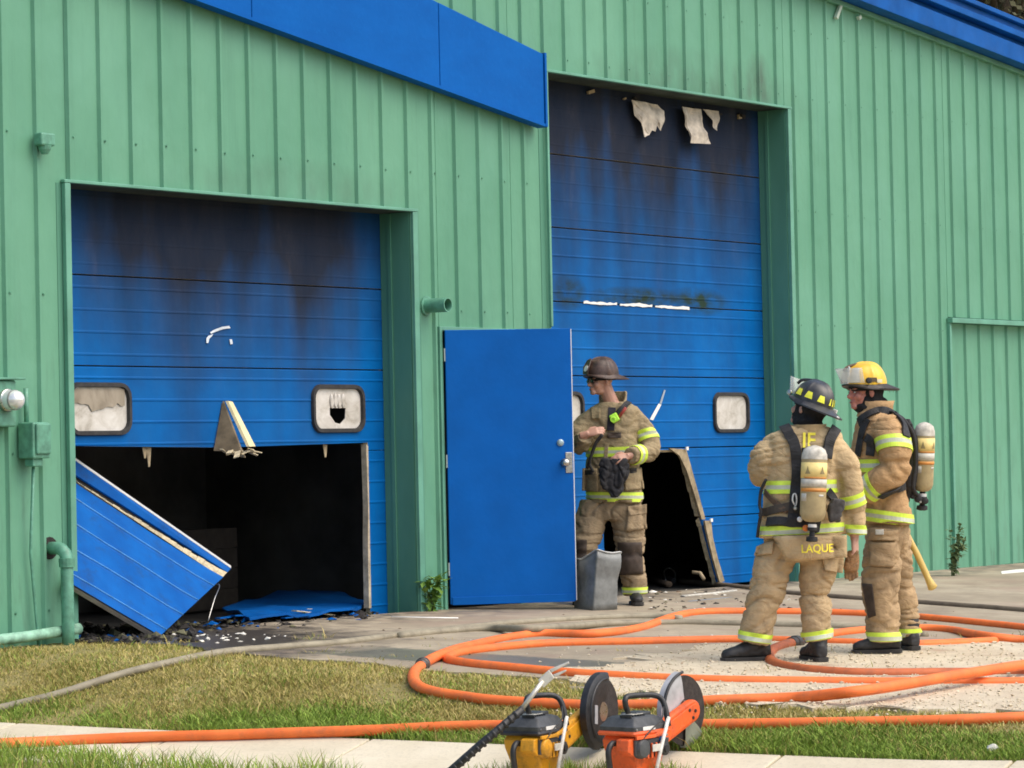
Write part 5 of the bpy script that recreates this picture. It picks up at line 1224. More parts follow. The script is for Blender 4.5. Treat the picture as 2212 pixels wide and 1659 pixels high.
band(F3['ar'][0], J(1886, 1053, -.22), axis_of(J, LA[3], LA[4]), .078, F3['coat'], rmax=.15)
band(F3['to'], J(1898, 1005, 0), UP, .08, F3['coat'], rmax=.40, a0=0, a1=360)
band(F3['to'], J(1914, 1117, 0), UP+RH*.16, .078, F3['coat'], rmax=.42)
band(tb, J(1909, 1378, -.13), UP+RH*.02, .078, F3['tr'], rmax=.17)
band(tb, J(1961, 1370, .19), UP, .075, F3['tr'], rmax=.15)
patch(tb, [(1862, 1260), (1884, 1262), (1892, 1330), (1876, 1335)], LEATHER, F3['tr'], 'knee_pad', off=.006)
patch(tb, [(1880, 1172), (1935, 1172), (1930, 1225), (1878, 1222)], T3, F3['tr'], 'cargo_pocket', off=.02, thick=.02)
patch(tb, [(1876, 1150), (1938, 1146), (1940, 1168), (1876, 1166)], T3, F3['tr'], 'pocket_flap', off=.03, thick=.01)
patch(tb, [(1891, 1144), (1909, 1144), (1909, 1155), (1891, 1155)], WL, F3['tr'], 'pale_tag', off=.042)
# dark glove on the near hand, tucked at the hip
mb = MB(); hand_parts(mb, J(1866, 1067, -.17), J(1850, 1086, -.12)-J(1866, 1067, -.17), (-FH*.9+UP*.2), (UP-RH*.4), .5, 1.25)
me = remeshed(mb, .006, 3); finish(me, 'glove', plain('black_leather_glove', (.02, .018, .017), .7), F3['root'])
tb3, tt3 = J(1993, 1062, -.02), J(1998, 912, -.03)
A3, ax, L = apparatus('khaki air cylinder with an orange sticker carried by the yellow helmeted firefighter', F3, tb3, tt3, .066, (-FH+RH*.35), -RH, None, 1)
for pl in ([(1858, 912), (1872, 900), (1895, 890), (1915, 890), (1935, 899), (1950, 918), (1956, 945)], [(1876, 905), (1866, 930), (1860, 960), (1856, 985)], [(1872, 945), (1882, 955), (1880, 985)]):
    strap(cb, pl, .055, BLACK, A3, 'shoulder_strap', off=.012, thick=.011)
strap(cb, [(1900, 1072), (1920, 1062), (1940, 1054), (1952, 1050)], .05, BLACK, A3, 'waist_belt', off=.012)
me = remeshed(MB().loft([oval(J(1958, 905, -.02), RH, FH, .022, .06, 16), oval(J(1972, 950, -.02), RH, FH, .035, .08, 16), oval(J(1970, 1010, -.02), RH, FH, .045, .08, 16), oval(J(1962, 1050, -.02), RH, FH, .05, .09, 16), oval(J(1964, 1072, -.02), RH, FH, .02, .05, 16)]), .008, 4); finish(me, 'back_pad', BLACK, A3)
MB().tube(catmull([J(1932, 893, -.10), J(1955, 910, -.12), J(1974, 945, -.11), J(1978, 1000, -.10), J(1972, 1050, -.10), J(1985, 1075, -.06)], 6), .013, 8).build('air_hose', BLACK, A3, smoothed=True)
for px_, py_, r_, m_ in ((1984, 1078, .024, BLACK), (1972, 1072, .018, BLACK), (1998, 1082, .022, BLACK), (1988, 1084, .01, STEEL), (1967, 1028, .010, STEEL)):
    p0 = J(px_, py_, -.06); MB().lathe(p0+FH*.03, -FH, [(0, r_), (.04, r_), (.046, r_*.6)], 14).build('gauge', m_, A3, autosmooth=40)
# long-handled axe held low behind the leg
a_, b_ = J(1944, 1128, .26), J(2015, 1270, .18); d = (b_-a_).normalized(); L = (b_-a_).length
WOOD = N('yellow_axe_handle'); f = WOOD.noise((6, 6, 2), 4); WOOD.color(WOOD.ramp(f, [(.3, (.46, .30, .06)), (.7, (.66, .48, .14))])).set(Roughness=.5); WOOD = WOOD.done()
t = thing('axe', b_, 'axe with a yellow wooden handle held behind the rightmost firefighter', 'axe')
s_ = d.cross(FH).normalized()
MB().tube([a_-d*.1, a_+d*L*.5+s_*.006, a_+d*L*.85, a_+d*L*.95, b_, b_+d*.012], [.016, .017, .017, .022, .026, .012], 12, squash=1.25, upv=tuple(s_)).build('handle', WOOD, t, smoothed=True)
c0 = a_-d*.09; MB().prism([c0-d*.03+s_*.06, c0+d*.03+s_*.06, c0+d*.028-s_*.03, c0+d*.075-s_*.14, c0-d*.075-s_*.14, c0-d*.028-s_*.03], FH*.028).build('axe_head', STEEL, t, bevel=.006)
# ================================================================== fallen door panels and debris
BLUE_BACK = plain('grey_panel_back', (.30, .27, .24), .7, var=.3, scale=8)
t = thing('fallen_door_panel', G(346, 1382), 'blue door panel cut free and leaning diagonally in the doorway', 'door panel')
O_ = W(150, 1034, .46); P1 = W(478, 1250, .10); C_ = G(346, 1380); C_.z += .02
n_ = (P1-O_).cross(C_-O_).normalized()
if n_.dot(CAM-O_) < 0: n_ = -n_
dq = ray(150, 1258); BL = CAM + dq*((O_-CAM).dot(n_)/dq.dot(n_))
far = C_-P1; ext = Vector((0, 0, 0)); print('BL', BL, O_, P1, C_)
prof = [(0, 0)]
for k in range(1, 5):
    c = (k-.35)/4; prof += [(c-.022, 0), (c-.006, -.004), (c+.004, -.004), (c+.014, .005), (c+.028, 0)]
prof += [(1, 0)]; nx = 11; vs = []
for v, h in prof:
    r0_ = O_+(BL-O_)*v; r1_ = P1+(C_-P1)*v
    for i in range(nx):
        u = i/(nx-1); vs.append(r0_+(r1_-r0_)*u+n_*(h+.012*noise.noise(Vector((u*3, v*2, 1)))+.02*(u**4)*(1-v)))
MB().add(vs, [(j*nx+i, j*nx+i+1, (j+1)*nx+i+1, (j+1)*nx+i) for j in range(len(prof)-1) for i in range(nx-1)]).build('skin', BLUE_P, t, smoothed=False)
MB().prism([O_-n_*.016, P1-n_*.016, C_-n_*.016, BL-n_*.016], -n_*.03).build('core', BLUE_BACK, t)
RIB_HI = plain('blue_rib_highlight', (.07, .27, .60), .4, var=.3, scale=14)  # lighter blue strips: highlights of the rib edges put in as colour
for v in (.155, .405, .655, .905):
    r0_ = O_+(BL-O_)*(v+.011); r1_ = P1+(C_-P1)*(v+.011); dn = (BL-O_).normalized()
    MB().tube([r0_+(r1_-r0_)*(i/8)+n_*(.008+.012*noise.noise(Vector((i/8*3, v*2, 1)))+.02*((i/8)**4)*(1-v)) for i in range(9)], .0045, 6).build('rib', RIB_HI, t, smoothed=True)  # highlight strip along the rib edge, not a rib of its own
# strip of the section above, still hinged along its top
U0_ = W(148, 989, .47); U1_ = W(496, 1230, .11)
q0 = O_+ext+n_*.004; q1 = P1+n_*.004
mb = MB(); top0, top1 = U0_+ext, U1_
lo0, lo1 = top0+(q0-top0)*.72, top1+(q1-top1)*.42
mb.prism([top0, top1, lo1, lo0], n_*.012); mb.build('upper_strip', BLUE_P, t)
mb = MB().prism([top0+UP*.016, top1+UP*.016, top1, top0], n_*.016); mb.build('white_edge', WHITE, t)
# torn foam along the gap
mb = MB(); K = 22
for i in range(K):
    a = i/K; b = (i+.98)/K; w0 = .75*(a**1.2)+.15; p0 = lo0+(lo1-lo0)*a; p1 = lo0+(lo1-lo0)*b; r0_ = q0+(q1-q0)*a; r1_ = q0+(q1-q0)*b
    j = random.uniform(-.15, .15); mb.add([r0_+n_*.006, r1_+n_*.006, r1_+(p1-r1_)*min(1, w0+j)+n_*(.004+.01*random.random()), r0_+(p0-r0_)*min(1, w0+j*.5)+n_*.006], [(0, 1, 2, 3)])
bm_o = mb.build('torn_foam', CREAM, t, kind='stuff')
mb = MB().prism([q0-n_*.02, q1-n_*.02, top1-n_*.02, top0-n_*.02], -n_*.02); mb.build('backing', plain('dark_gap', (.05, .045, .04), .9), t)
MB().tube(catmull([P1+far*.1, P1+far*.15+RH*.05+UP*.005, P1+far*.3+RH*.075-UP*.03, P1+far*.4+RH*.07-UP*.14], 6), .004, 6).build('wire', STEEL, t, smoothed=True)
# panel lying on the sill
a = G(468, 1326, .03); b = G(806, 1312, .03); c = W(652, 1266, 1.1)
LP = [(480, 1318, .045), (560, 1296, .05), (655, 1266, .10), (730, 1282, .07), (806, 1306, .05), (760, 1318, .05), (640, 1332, .05), (540, 1338, .04)]
pts = [G(x_, y_, u_) for x_, y_, u_ in LP]
cen = sum(pts, Vector())/len(pts); t = thing('flattened_door_panel', (cen.x, cen.y, cen.z-.05), 'crumpled blue door panel lying flat across the sill of the first doorway', 'door panel')
bm = bmesh.new(); bm.faces.new([bm.verts.new(p) for p in pts]); bmesh.ops.triangulate(bm, faces=bm.faces); bmesh.ops.subdivide_edges(bm, edges=bm.edges, cuts=4, use_grid_fill=True)
for v in bm.verts: v.co.z += .03*noise.noise(v.co*2.5)+.015*noise.noise(v.co*9)
bmesh.ops.translate(bm, verts=bm.verts, vec=-cen); me = bpy.data.meshes.new('skin'); bm.to_mesh(me); bm.free(); me.materials.append(BLUE_P)
o = link('skin', me, t, cen); sm = o.modifiers.new('t', 'SOLIDIFY'); sm.thickness = .02
for i in range(5):
    p = G(500+random.random()*200, 1322+random.random()*14, .05); MB().box(p, (random.uniform(.2, .5), .05, .008), Matrix.Rotation(random.uniform(-.2, .3), 3, 'Z') @ Matrix.Rotation(random.uniform(-.2, .2), 3, 'Y')).build('torn_strip', CREAM if i % 2 else BLUE_P, t)
# charred rubble, paper scraps and bits of glass, too mixed to count
def scatter(name, n_bits, region, mats, sizes, label, flat=.4):
    mb = MB()
    for i in range(n_bits):
        px_, py_ = region(); p = G(px_, py_, .012); s_ = random.choice(sizes)*random.uniform(.6, 1.4); mb.cur = random.randrange(len(mats))
        R = Matrix.Rotation(random.random()*6.3, 3, 'Z') @ Matrix.Rotation(random.uniform(-.6, .6), 3, 'X'); vs = [p+UP*s_*flat*.4 + R @ Vector((dx*s_*random.uniform(.5, 1.3), dy*s_*random.uniform(.4, 1), dz_*s_*flat*random.uniform(.6, 1.2))) for dx, dy, dz_ in ((1,0,0),(-1,0,0),(0,1,0),(0,-1,0),(0,0,1),(0,0,-1))]
        mb.add(vs, [(0,2,4),(2,1,4),(1,3,4),(3,0,4),(2,0,5),(1,2,5),(3,1,5),(0,3,5)])
    return mb.build(name, mats, kind='stuff', label=label, cat='debris')
WCH = plain('white_scrap', (.7, .68, .6), .8); OLI = plain('olive_scrap', (.10, .095, .05), .9, var=.5); BRN = plain('brown_scrap', (.16, .11, .07), .9, var=.5)
def reg_a():
    t_ = random.random(); return 175+640*t_+random.gauss(0, 12), 1372-52*t_+random.gauss(0, 8)+(6 if t_ < .5 else 0)
scatter('charred_rubble', 620, reg_a, [CHAR, CHAR, OLI, CHAR, BLUE_P, CHAR], [.012, .018, .025, .04], 'charred rubble and scraps along the sill of the first doorway')
scatter('shadow_rubble', 260, lambda: (random.uniform(190, 420), random.uniform(1352, 1388)), [CHAR, CHAR, CHAR, OLI], [.015, .025, .045], 'rubble bits blackened for the shadow under the leaning panel', .7)  # bits coloured black to carry the shadow under the panel
scatter('white_scraps', 26, lambda: (random.gauss(480, 70), random.gauss(1378, 8)), [WCH, WCH, WL], [.014, .02, .028], 'small white scraps scattered on the wet driveway edge')
scatter('door_litter', 150, lambda: (random.uniform(1395, 1720), random.uniform(1272, 1322)), [CHAR, BRN, WCH, CHAR, OLI], [.012, .02, .03], 'litter on the ground by the cut hole of the taller door')
scatter('driveway_litter', 110, lambda: (random.uniform(820, 2200), random.uniform(1290, 1420)), [BRN, WCH, OLI], [.006, .01, .014], 'tiny crumbs scattered over the driveway')
# single pieces one can pick out
def stick(pts, r, mat, name, label, cat, squash=1.0):
    o = MB().tube([G(a_, b_, u_) for a_, b_, u_ in pts], r, 8, squash=squash).build(name, mat, label=label, cat=cat, smoothed=True); return o
stick([(845, 1333, .012), (920, 1335, .012), (990, 1336, .012)], .014, WHITE, 'white_strip', 'white plastic strip lying in front of the entry door', 'strip', .6)
stick([(925, 1340, .006), (970, 1342, .006)], .012, CHAR, 'charred_stick', 'charred stick just in front of the white plastic strip', 'stick', .6)
stick([(1475, 1288, .02), (1540, 1282, .02), (1588, 1276, .02)], .022, WL, 'pale_batten', 'pale batten lying below the cut hole of the taller door', 'batten', .5)
stick([(1488, 1300, .012), (1580, 1291, .012)], .018, plain('blue_grey_strip', (.18, .25, .33), .6), 'blue_grey_strip', 'blue grey metal strip lying in front of the pale batten', 'strip', .4)
stick([(1410, 1252, .03), (1428, 1258, .03), (1445, 1262, .03)], .035, BRN, 'wood_scrap', 'brown splintered wood scrap beside the nozzle', 'scrap', .8)
o = MB().tube([W(1495, 1236, .25), W(1512, 1238, .2), W(1520, 1250, .12)], .018, 6).build('bent_rod', RUST, label='bent rusty rod sticking out of the cut hole', cat='rod', smoothed=True)
p = G(2195, 1236, .03); MB().prism([p+Vector((-.4, -.05, -.02)), p+Vector((.9, -.02, -.02)), p+Vector((.9, .09, -.01)), p+Vector((.2, .1, 0)), p+Vector((-.2, .06, 0))], (0, 0, .018)).build('white_board', WHITE, label='white board scrap lying by the wall at the far right', cat='board')
p = G(2145, 1616, .02); mb = MB(); mb.ball(p, (.032, .026, .02), 9, 6); o = mb.build('crumpled_paper', WCH, label='crumpled white paper on the green grass at the lower right', cat='paper'); wrinkle(o.data, lambda v, n_: .012*noise.noise(v*60))
# something pale standing in the dark of the first bay
p = Vector((18.4, 2.6, -.055)); t = thing('interior_crate', p, 'dim brown crate standing in the dark behind the first doorway', 'crate')
for k in range(4): MB().box(p+Vector((0, -.26, .10+.165*k)), (.92, .02, .158)).build('slat', plain('sooty_wood', (.05, .04, .03), .95), t)
MB().box(p+Vector((0, 0, .34)), (.9, .5, .66)).build('carcass', SOOT_W, t)

# grey bin, crushed
c = G(1290, 1321); Zc = depth(c); J = lambda a_, b_, dy=0: Dp(a_, b_, Zc+dy)
t = thing('metal_bin', c, 'dented grey galvanised metal bin standing by the open blue door', 'bin')
prof_b = [(1241, 1322), (1283, 1325), (1336, 1318)]
rows = 9; rings = []
for k in range(rows):
    v = k/(rows-1); xl = 1240-2*v; xm = 1281+6*v+4*v*v; xr = 1336+2*v; yl = 1319-(1319-1212)*v; ym = 1323-(1323-1191)*v; yr = 1316-(1316-1197)*v
    L_, M_, R_ = J(xl, yl, .16), J(xm, ym, -.12), J(xr, yr, .02); B_ = L_+(R_-M_)
    corners = [L_, M_, R_, B_]; cc = sum(corners, Vector())/4; ring = []
    for i in range(4):
        p0, p1, p2 = corners[i-1], corners[i], corners[(i+1) % 4]
        for s_ in range(4):
            tq = s_/3; a_ = p1+(p0-p1)*.07; b_ = p1+(p2-p1)*.07; ring.append((a_*(1-tq)**2+p1*2*tq*(1-tq)+b_*tq*tq))
        for s_ in (.35, .65): ring.append(p1*(1-s_)+p2*s_)
    ring = [q_+(q_-cc).normalized()*(.014*noise.noise(q_*7)+.03*noise.noise(q_*3)-.02*math.exp(-((v-.55)/.12)**2))*(.3+v) + (UP*(.03*noise.noise(q_*9)) if k == rows-1 else Vector()) for q_ in ring]
    rings.append(ring)
GALV_D = plain('dull_bin_metal', (.21, .22, .215), .55, .3, var=.35, scale=9, bump=.3, bs=40)
o = MB().loft(rings, cap=False).build('shell', GALV_D, t, autosmooth=45); sm = o.modifiers.new('t', 'SOLIDIFY'); sm.thickness = .006
MB().tube([r_ for r_ in rings[-1]]+[rings[-1][0]], .007, 6).build('rolled_rim', plain('bin_rim', (.42, .43, .42), .45, .4), t, smoothed=True)
MB().add([Vector(p)-UP*.07 for p in rings[-1]], [list(range(len(rings[-1])))]).build('sunken_lid', GALV, t)
MB().add([Vector(p)+UP*.01 for p in rings[0]], [list(range(len(rings[0])))]).build('bottom', GALV, t)

# ================================================================== weeds by the wall, tree behind
LEAF_A = gm('weed_leaf', (.10, .20, .03), (.19, .32, .06)); LEAF_B = gm('dusty_weed_leaf', (.09, .15, .06), (.17, .22, .10)); STEM = plain('weed_stem', (.12, .16, .06), .8)
def weed(px_, py_, h, spread, nst, nl, ls, leaf, label, y=None):
    p0 = G(px_, py_); t = thing('weed', p0, label, 'weed', 'weeds growing at the foot of the wall'); st = MB(); lf = MB()
    for i in range(nst):
        a = random.random()*6.3; tip = p0+Vector((math.cos(a)*spread*random.uniform(.3, 1), -abs(math.sin(a))*spread*.6, h*random.uniform(.5, 1))); C = catmull([p0+Vector((math.cos(a)*.02, 0, -.02)), (p0+tip)/2+UP*h*.12, tip], 5); st.tube(C, [.005*(1-.8*k/(len(C)-1)) for k in range(len(C))], 5)
        for k in range(nl):
            c_ = C[random.randrange(2, len(C))]; d = Vector((random.gauss(0, 1), random.gauss(0, 1)-.4, random.gauss(.2, .6))).normalized(); s_ = d.cross(UP).normalized(); l_ = ls*random.uniform(.6, 1.3)
            up_ = s_.cross(d); lf.add([c_, c_+d*l_*.5+s_*l_*.28, c_+d*l_-up_*l_*.15, c_+d*l_*.5-s_*l_*.28], [(0, 1, 2), (0, 2, 3)])
    st.build('stems', STEM, t, kind='stuff'); lf.build('leaves', leaf, t, kind='stuff'); return t
weed(932, 1324, .30, .13, 10, 11, .085, LEAF_A, 'bright green leafy weed between the jamb and the entry door')
weed(2058, 1250, .52, .17, 14, 16, .07, LEAF_B, 'tall dusty green weed against the right hand wall')
weed(640, 1342, .05, .12, 8, 3, .03, LEAF_A, 'low weed in the driveway crack before the first doorway')
Zt = 47.0; base = Dp(2190, 900, Zt); base.z = 0
t = thing('tree', (base.x, base.y, g(base.x, base.y)), 'olive brown tree rising behind the roof at the upper right', 'tree')
BARK = plain('bark', (.09, .07, .05), .9, var=.4, scale=6, bump=.6, bs=18)
b0 = Vector((base.x, base.y, g(base.x, base.y)-.1)); mb = MB(); mb.tube(catmull([b0, b0+Vector((.1, 0, 3)), b0+Vector((-.1, .1, 6.5)), b0+Vector((.1, 0, 10.5))], 5), [.34-.0125*i for i in range(16)], 12)
mb.build('trunk', BARK, t, smoothed=True)
tips = []
for i in range(34):
    a = random.random()*6.3; z0 = random.uniform(4.5, 10.2); L_ = random.uniform(2, 4.2); s0 = b0+UP*z0; d = Vector((math.cos(a), math.sin(a), random.uniform(.1, .9))).normalized(); e_ = s0+d*L_
    mb = MB(); mb.tube(catmull([s0, s0+d*L_*.5+UP*.2, e_], 4), [.10-.009*k for k in range(9)], 7); mb.build('limb', BARK, t, smoothed=True); tips += [s0+d*L_*q_ for q_ in (.45, .6, .75, .9, 1.0)]
LF = [gm('tree_leaf_a', (.07, .072, .03), (.13, .12, .06)), gm('tree_leaf_b', (.14, .125, .07), (.22, .19, .11)), gm('tree_leaf_c', (.045, .05, .022), (.08, .08, .04))]
mb = MB()
for tp in tips:
    for k in range(210):
        c_ = tp+Vector((random.gauss(0, .7), random.gauss(0, .7), random.gauss(0, .6))); d = Vector((random.gauss(0, 1), random.gauss(0, 1), random.gauss(0, 1))).normalized(); s_ = d.orthogonal().normalized(); l_ = random.uniform(.07, .16); mb.cur = random.choice((0, 0, 1, 2))
        mb.add([c_, c_+d*l_*.5+s_*l_*.32, c_+d*l_, c_+d*l_*.5-s_*l_*.32], [(0, 1, 2, 3)])
mb.build('crown', LF, t, kind='stuff')

# ================================================================== cut-off saws and the forked bar on the sidewalk
def grimy(name, col, dirt, k=.75, rough=.5):
    q = N(name); f = q.noise(12, 6, .7); c = q.mix(q.math('MULTIPLY', q.rng(f, .48, .72), k), col, dirt); c = q.mix(q.math('MULTIPLY', q.rng(q.noise(55, 4, .7), .56, .7), .5), c, tuple(min(1, v*1.25+.06) for v in col))
    q.color(c).set(Roughness=q.rng(f, .3, .7, rough-.12, rough+.2)).bump(q.noise(60, 3), .25, .003); return q.done()
DKG = plain('dark_grey_plastic', (.055, .058, .06), .5, var=.35, scale=25); BKP = plain('black_plastic', (.02, .02, .021), .45, var=.4, scale=25); LGR = plain('light_grey_plastic', (.40, .40, .41), .45, var=.2, scale=15)
ABR = plain('abrasive_disc', (.038, .03, .026), .9, var=.45, scale=30, bump=.6, bs=200); YEL = grimy('yellow_orange_casing', (.70, .32, .012), (.10, .06, .02)); RED = grimy('red_orange_casing', (.78, .115, .018), (.12, .045, .025))
TAPE = plain('chipped_white_tube', (.68, .66, .6), .4, var=.25, scale=30)
def saw(base_px, a_dir, label, col, near_blade, top_col, hub_a, hub_z, guard_col, hub_b):
    B0 = G(*base_px); B0.z += .018; LIFT = .072; a = a_dir.normalized(); b = a.cross(UP).normalized()
    if b.dot(-FH) < 0: b = -b
    R = Matrix((a, b, UP)).transposed(); P = lambda x, y, z: B0+a*x*.98+b*y*1.05+UP*(z*.96+LIFT*smooth(z/.04))
    t = thing('cutoff_saw', B0, label, 'saw', 'petrol cut-off saws on the sidewalk')
    def lofted(secs, name, mat, bev=.012):   # secs: (z, a0, a1, b0, b1)
        rings = []
        for z, x0, x1, y0, y1 in secs:
            r = .013; ring = []
            for cx_, cy_, s0 in ((x1-r, y1-r, 0), (x0+r, y1-r, 90), (x0+r, y0+r, 180), (x1-r, y0+r, 270)):
                for q_ in range(4): an = math.radians(s0+30*q_); ring.append(P(cx_+r*math.cos(an), cy_+r*math.sin(an), z))
            rings.append(ring)
        return MB().loft(rings).build(name, mat, t, autosmooth=35)
    body = lofted([(.015, -.10, .08, -.075, .075), (.04, -.125, .095, -.088, .088), (.10, -.15, .105, -.098, .098), (.14, -.155, .11, -.10, .10), (.165, -.14, .10, -.09, .09)], 'casing', col)
    MB().prism([P(-.16, .02, .06), P(-.21, .02, .09), P(-.20, .02, .15), P(-.15, .02, .16)], b*.08).build('rear_cowl', col, t, bevel=.006)
    MB().prism([P(.09, -.07, .05), P(.16, -.07, .075), P(.165, -.07, .13), P(.10, -.07, .165)], b*.10).build('front_cowl', col, t, bevel=.006)
    for k in range(3): MB().prism([P(-.10+.05*k, .0985, .05), P(-.075+.05*k, .0985, .05), P(-.0875+.05*k, .0985, .075)], b*.004).build('vent', BKP, t)
    lofted([(.167, -.172, .128, -.110, .110), (.178, -.178, .132, -.113, .113), (.19, -.172, .126, -.108, .108)], 'stripe', top_col)
    lofted([(.1905, -.170, .122, -.108, .108), (.212, -.172, .120, -.108, .108), (.222, -.160, .108, -.098, .098), (.252, -.135, .085, -.082, .082), (.262, -.12, .05, -.07, .07)], 'top_cover', DKG)
    MB().prism([P(-.10, .1085, .192), P(.0, .1085, .192), P(.0, .1085, .211), P(-.10, .1085, .211)], b*.003).build('label', WHITE, t)
    MB().prism([P(-.09, -.03, .2685), P(.0, -.03, .2685), P(.0, .04, .2685), P(-.09, .04, .2685)], UP*.003).build('label', WL, t)
    # swooping stripe, side shroud, filter hump, cable and pull cord on the casing side
    MB().prism([P(-.17, .112, .150), P(-.02, .112, .150), P(.06, .112, .165), P(.125, .112, .205), P(.125, .112, .222), P(.05, .112, .185), P(-.02, .112, .168), P(-.17, .112, .168)], b*.012).build('side_stripe', top_col if not near_blade else col, t, bevel=.003)
    MB().prism([P(-.165, .095, .07), P(-.03, .095, .055), P(.10, .095, .075), P(.118, .095, .14), P(.0, .095, .146), P(-.165, .095, .146)], b*.016).build('side_shroud', DKG, t, bevel=.004)
    MB().box(P(.01, -.01, .266), (.12, .10, .022), R).build('filter_hump', DKG, t, bevel=.006)
    for k in range(6): MB().box(P(-.13+.022*k, .03, .264), (.008, .07, .010), R).build('cooling_rib', BKP, t)
    for x, z in ((-.155, .2), (.10, .2), (-.155, .16), (.095, .155)): MB().lathe(P(x, .109, z), b, [(0, .006), (.006, .006), (.0065, .002)], 8).build('bolt', STEEL, t)
    MB().tube(catmull([P(.09, .10, .30), P(.02, .135, .24), P(-.05, .13, .20), P(-.12, .12, .15)], 5), .004, 6).build('cable', BKP, t, smoothed=True)
    MB().box(P(-.02, .132, .10), (.07, .004, .035), R).build('label', WL, t)
    # ribs and openings on the casing side
    for k in range(5): MB().box(P(-.11+.035*k, .117, .085), (.014, .010, .075), R).build('cooling_rib', col, t, bevel=.003)
    MB().lathe(P(.075, .105, .085), b, [(0, .034), (.014, .033), (.018, .02), (.024, .018)], 18).build('fuel_cap', BKP, t, autosmooth=40)
    MB().lathe(P(.045, .112, .135), b, [(0, .018), (.012, .017), (.014, .008)], 14).build('choke_knob', plain('blue_plastic', (.02, .09, .25), .4), t)
    MB().lathe(P(-.11, .088, .10), b, [(0, .05), (.03, .05), (.04, .042), (.044, .02)], 20).build('starter_housing', col if near_blade else DKG, t, autosmooth=40)
    # handles
    MB().tube(catmull([P(-.06, .0, .262), P(-.085, .0, .31), P(-.09, .0, .345), P(-.06, .0, .362), P(.03, .02, .362), P(.085, .05, .358), P(.105, .08, .335), P(.108, .10, .28), P(.10, .118, .20)], 5), .0145, 10).build('top_handle', BKP, t, smoothed=True)
    MB().tube([P(.104, .118, .245), P(.02, .132, .11), P(-.055, .134, -.01)], .010, 10).build('front_tube', TAPE, t, smoothed=True)
    MB().tube(catmull([P(-.165, .0, .125), P(-.205, .0, .13), P(-.235, .0, .10), P(-.235, .0, .05), P(-.21, .0, .015), P(-.165, .0, .01)], 5), .015, 10).build('rear_handle', BKP, t, smoothed=True)
    # drive arm
    hub = P(hub_a, hub_b, hub_z); yb = hub_b+(.045 if not near_blade else -.055)
    def q_(x, z, y=0): return P(x, yb+y, z)
    dx, dz = hub_a-.05, hub_z-.10; L_ = math.hypot(dx, dz); ux, uz = dx/L_, dz/L_; nx, nz = -uz, ux
    out = [(.03+nx*.062, .10+nz*.062)]
    for k in range(9): an = math.radians(90-22.5*k); out.append((hub_a+(nx*math.sin(an)+ux*math.cos(an))*.058, hub_z+(nz*math.sin(an)+uz*math.cos(an))*.058))
    out.append((.03-nx*.062, .10-nz*.062))
    arm = MB().prism([q_(x, z, -.022) for x, z in out], b*.044).build('drive_arm', col, t, bevel=.010)
    inn = [(.08+nx*.040, .115+nz*.04)]+[(hub_a+(nx*math.sin(an)+ux*math.cos(an))*.038, hub_z+(nz*math.sin(an)+uz*math.cos(an))*.038) for an in [math.radians(90-30*k) for k in range(7)]]+[(.08-nx*.040, .115-nz*.04)]
    MB().prism([q_(x, z, .0215) for x, z in inn], b*.006).build('arm_cover', col, arm, bevel=.003)
    for x, z in ((hub_a, hub_z), (hub_a-.05, hub_z+.006), (hub_a-.02, hub_z-.035), (.13, .14)): MB().lathe(q_(x, z, .0275), b, [(0, .009), (.003, .009), (.0035, .004), (.0015, .0035)], 10).build('bolt', BKP, arm)
    # blade, flange, guard
    MB().lathe(hub-b*.003, b, [(0, .03), (0, .176), (.0055, .178), (.0055, .03)], 48).build('blade', ABR, t, autosmooth=40)
    MB().lathe(hub-b*.010, b, [(0, .05), (.02, .05)], 24).build('flange', STEEL, t)
    def guard(a0, a1, rad, halfw, mat, name):
        n = 22; mb = MB(); rings = []
        for k in range(n+1):
            an = math.radians(a0+(a1-a0)*k/n); d = a*math.cos(an)+UP*math.sin(an); ring = []
            for r_, y_ in ((.06, halfw*.75), (rad*.72, halfw), (rad*.9, halfw*.95), (rad, halfw*.6), (rad, -halfw*.6), (rad*.9, -halfw*.95), (rad*.72, -halfw), (.06, -halfw*.75), (.06, -halfw*.62), (rad*.72, -halfw*.85), (rad*.96, -halfw*.5), (rad*.96, halfw*.5), (rad*.72, halfw*.85), (.06, halfw*.62)): ring.append(hub+d*r_+b*y_)
            rings.append(ring)
        return mb.loft(rings).build(name, mat, t, autosmooth=35)
    return t, P, hub, a, b, R, guard
t, P, hub, a, b, R, guard = saw((1160, 1690), RH*.50+FH*.866, 'yellow cut-off saw with a black half round blade guard', YEL, True, BKP, .43, .245, BKP, .145)
gd = guard(78, 250, .203, .03, BKP, 'blade_guard')
MB().prism([hub+b*.0305+a*x+UP*z for x, z in ((-.135, -.05), (-.105, -.055), (-.10, .04), (-.13, .045))], b*.003).build('guard_label', LGR, t)
MB().tube(catmull([hub+b*.03+(a*math.cos(an)+UP*math.sin(an))*.17 for an in [math.radians(85+20*k) for k in range(8)]], 4), .008, 8).build('guard_rib', BKP, t, smoothed=True)
t2, P2, hub2, a2, b2, R2, guard2 = saw((1378, 1692), RH*.64+FH*.77, 'red orange cut-off saw with a grey guard and dark blade', RED, False, RED, .43, .25, LGR, -.02)
guard2(104, 196, .205, .024, LGR, 'blade_guard')
MB().tube(catmull([hub2+b2*.026+(a2*math.cos(an)+UP*math.sin(an))*.20 for an in [math.radians(100+14*k) for k in range(6)]], 4), .008, 8).build('guard_handle', BKP, t2, smoothed=True)
guard2(265, 318, .19, .02, plain('grey_green_skirt', (.22, .23, .17), .7), 'dust_skirt')
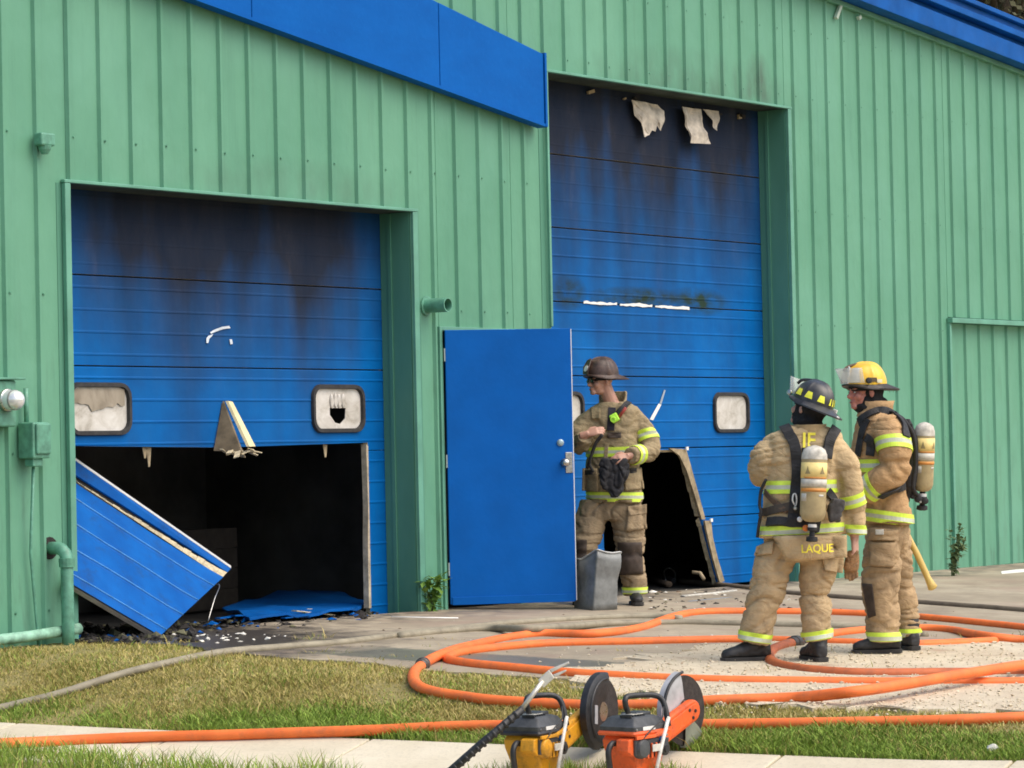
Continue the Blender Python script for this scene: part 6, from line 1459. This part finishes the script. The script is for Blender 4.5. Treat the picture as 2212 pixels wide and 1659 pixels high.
# forked bar leaning on the yellow saw
Zb = depth(G(1150, 1690)); J = lambda a_, b_, dy=0: Dp(a_, b_, Zb+dy)
e0 = J(946, 1690, -.22); e1 = J(1130, 1531, -.19); e2 = J(1168, 1478, -.17); e3 = J(1192, 1455, -.16); e4 = J(1226, 1437, -.15)
t = thing('forked_pry_bar', e0, 'pry bar with black grip and pale forked end leaning on the yellow saw', 'pry bar')
MB().tube([e0, e0+(e1-e0)*.5+UP*.006, e1], [.022, .020, .019], 12).build('grip', BKP, t, smoothed=True)
for k in range(14): pp = e0+(e1-e0)*(.06+.065*k); MB().lathe(pp, (e1-e0), [(0, .0205), (.004, .0235), (.012, .0235), (.016, .0205)], 12).build('grip_ring', BKP, t)
CRM = plain('pale_worn_steel', (.62, .58, .50), .35, .5, var=.15, scale=30)
MB().tube([e1-(e1-e0).normalized()*.02, e2+(e2-e1).normalized()*.02], .0125, 12).build('shaft', CRM, t, smoothed=True)
d = (e4-e2).normalized(); s_ = d.cross(-FH).normalized()
MB().prism([e2-s_*.024, e2+s_*.024, e3+s_*.026, e3-s_*.024], FH*.022).build('fork_base', CRM, t, bevel=.004)
MB().prism([e3-s_*.024+d*.001, e3-s_*.004+d*.001, e4-s_*.002+d*.012, e4-s_*.012+d*.016], FH*.018).build('prong', CRM, t, bevel=.003)
MB().prism([e3+s_*.008+d*.001, e3+s_*.026+d*.001, e4+s_*.022-d*.022, e4+s_*.014-d*.018], FH*.018).build('prong', CRM, t, bevel=.003)
# grass tufts round the saws
mb = MB()
for i in range(900):
    px_, py_ = random.choice([(random.gauss(1235, 18), random.gauss(1688, 5)), (random.gauss(1090, 40), random.gauss(1694, 4)), (random.gauss(1440, 30), random.gauss(1694, 5)), (random.gauss(1310, 20), random.gauss(1692, 5))]); p = G(px_, py_); blade(mb, p.x, p.y, p.z+.01, random.uniform(.04, .12), .003, random.choice((2, 3, 3, 1)), random.uniform(.1, .5))
mb.build('tuft_grass', GR, kind='stuff', label='grass tufts growing round the two saws', cat='grass')
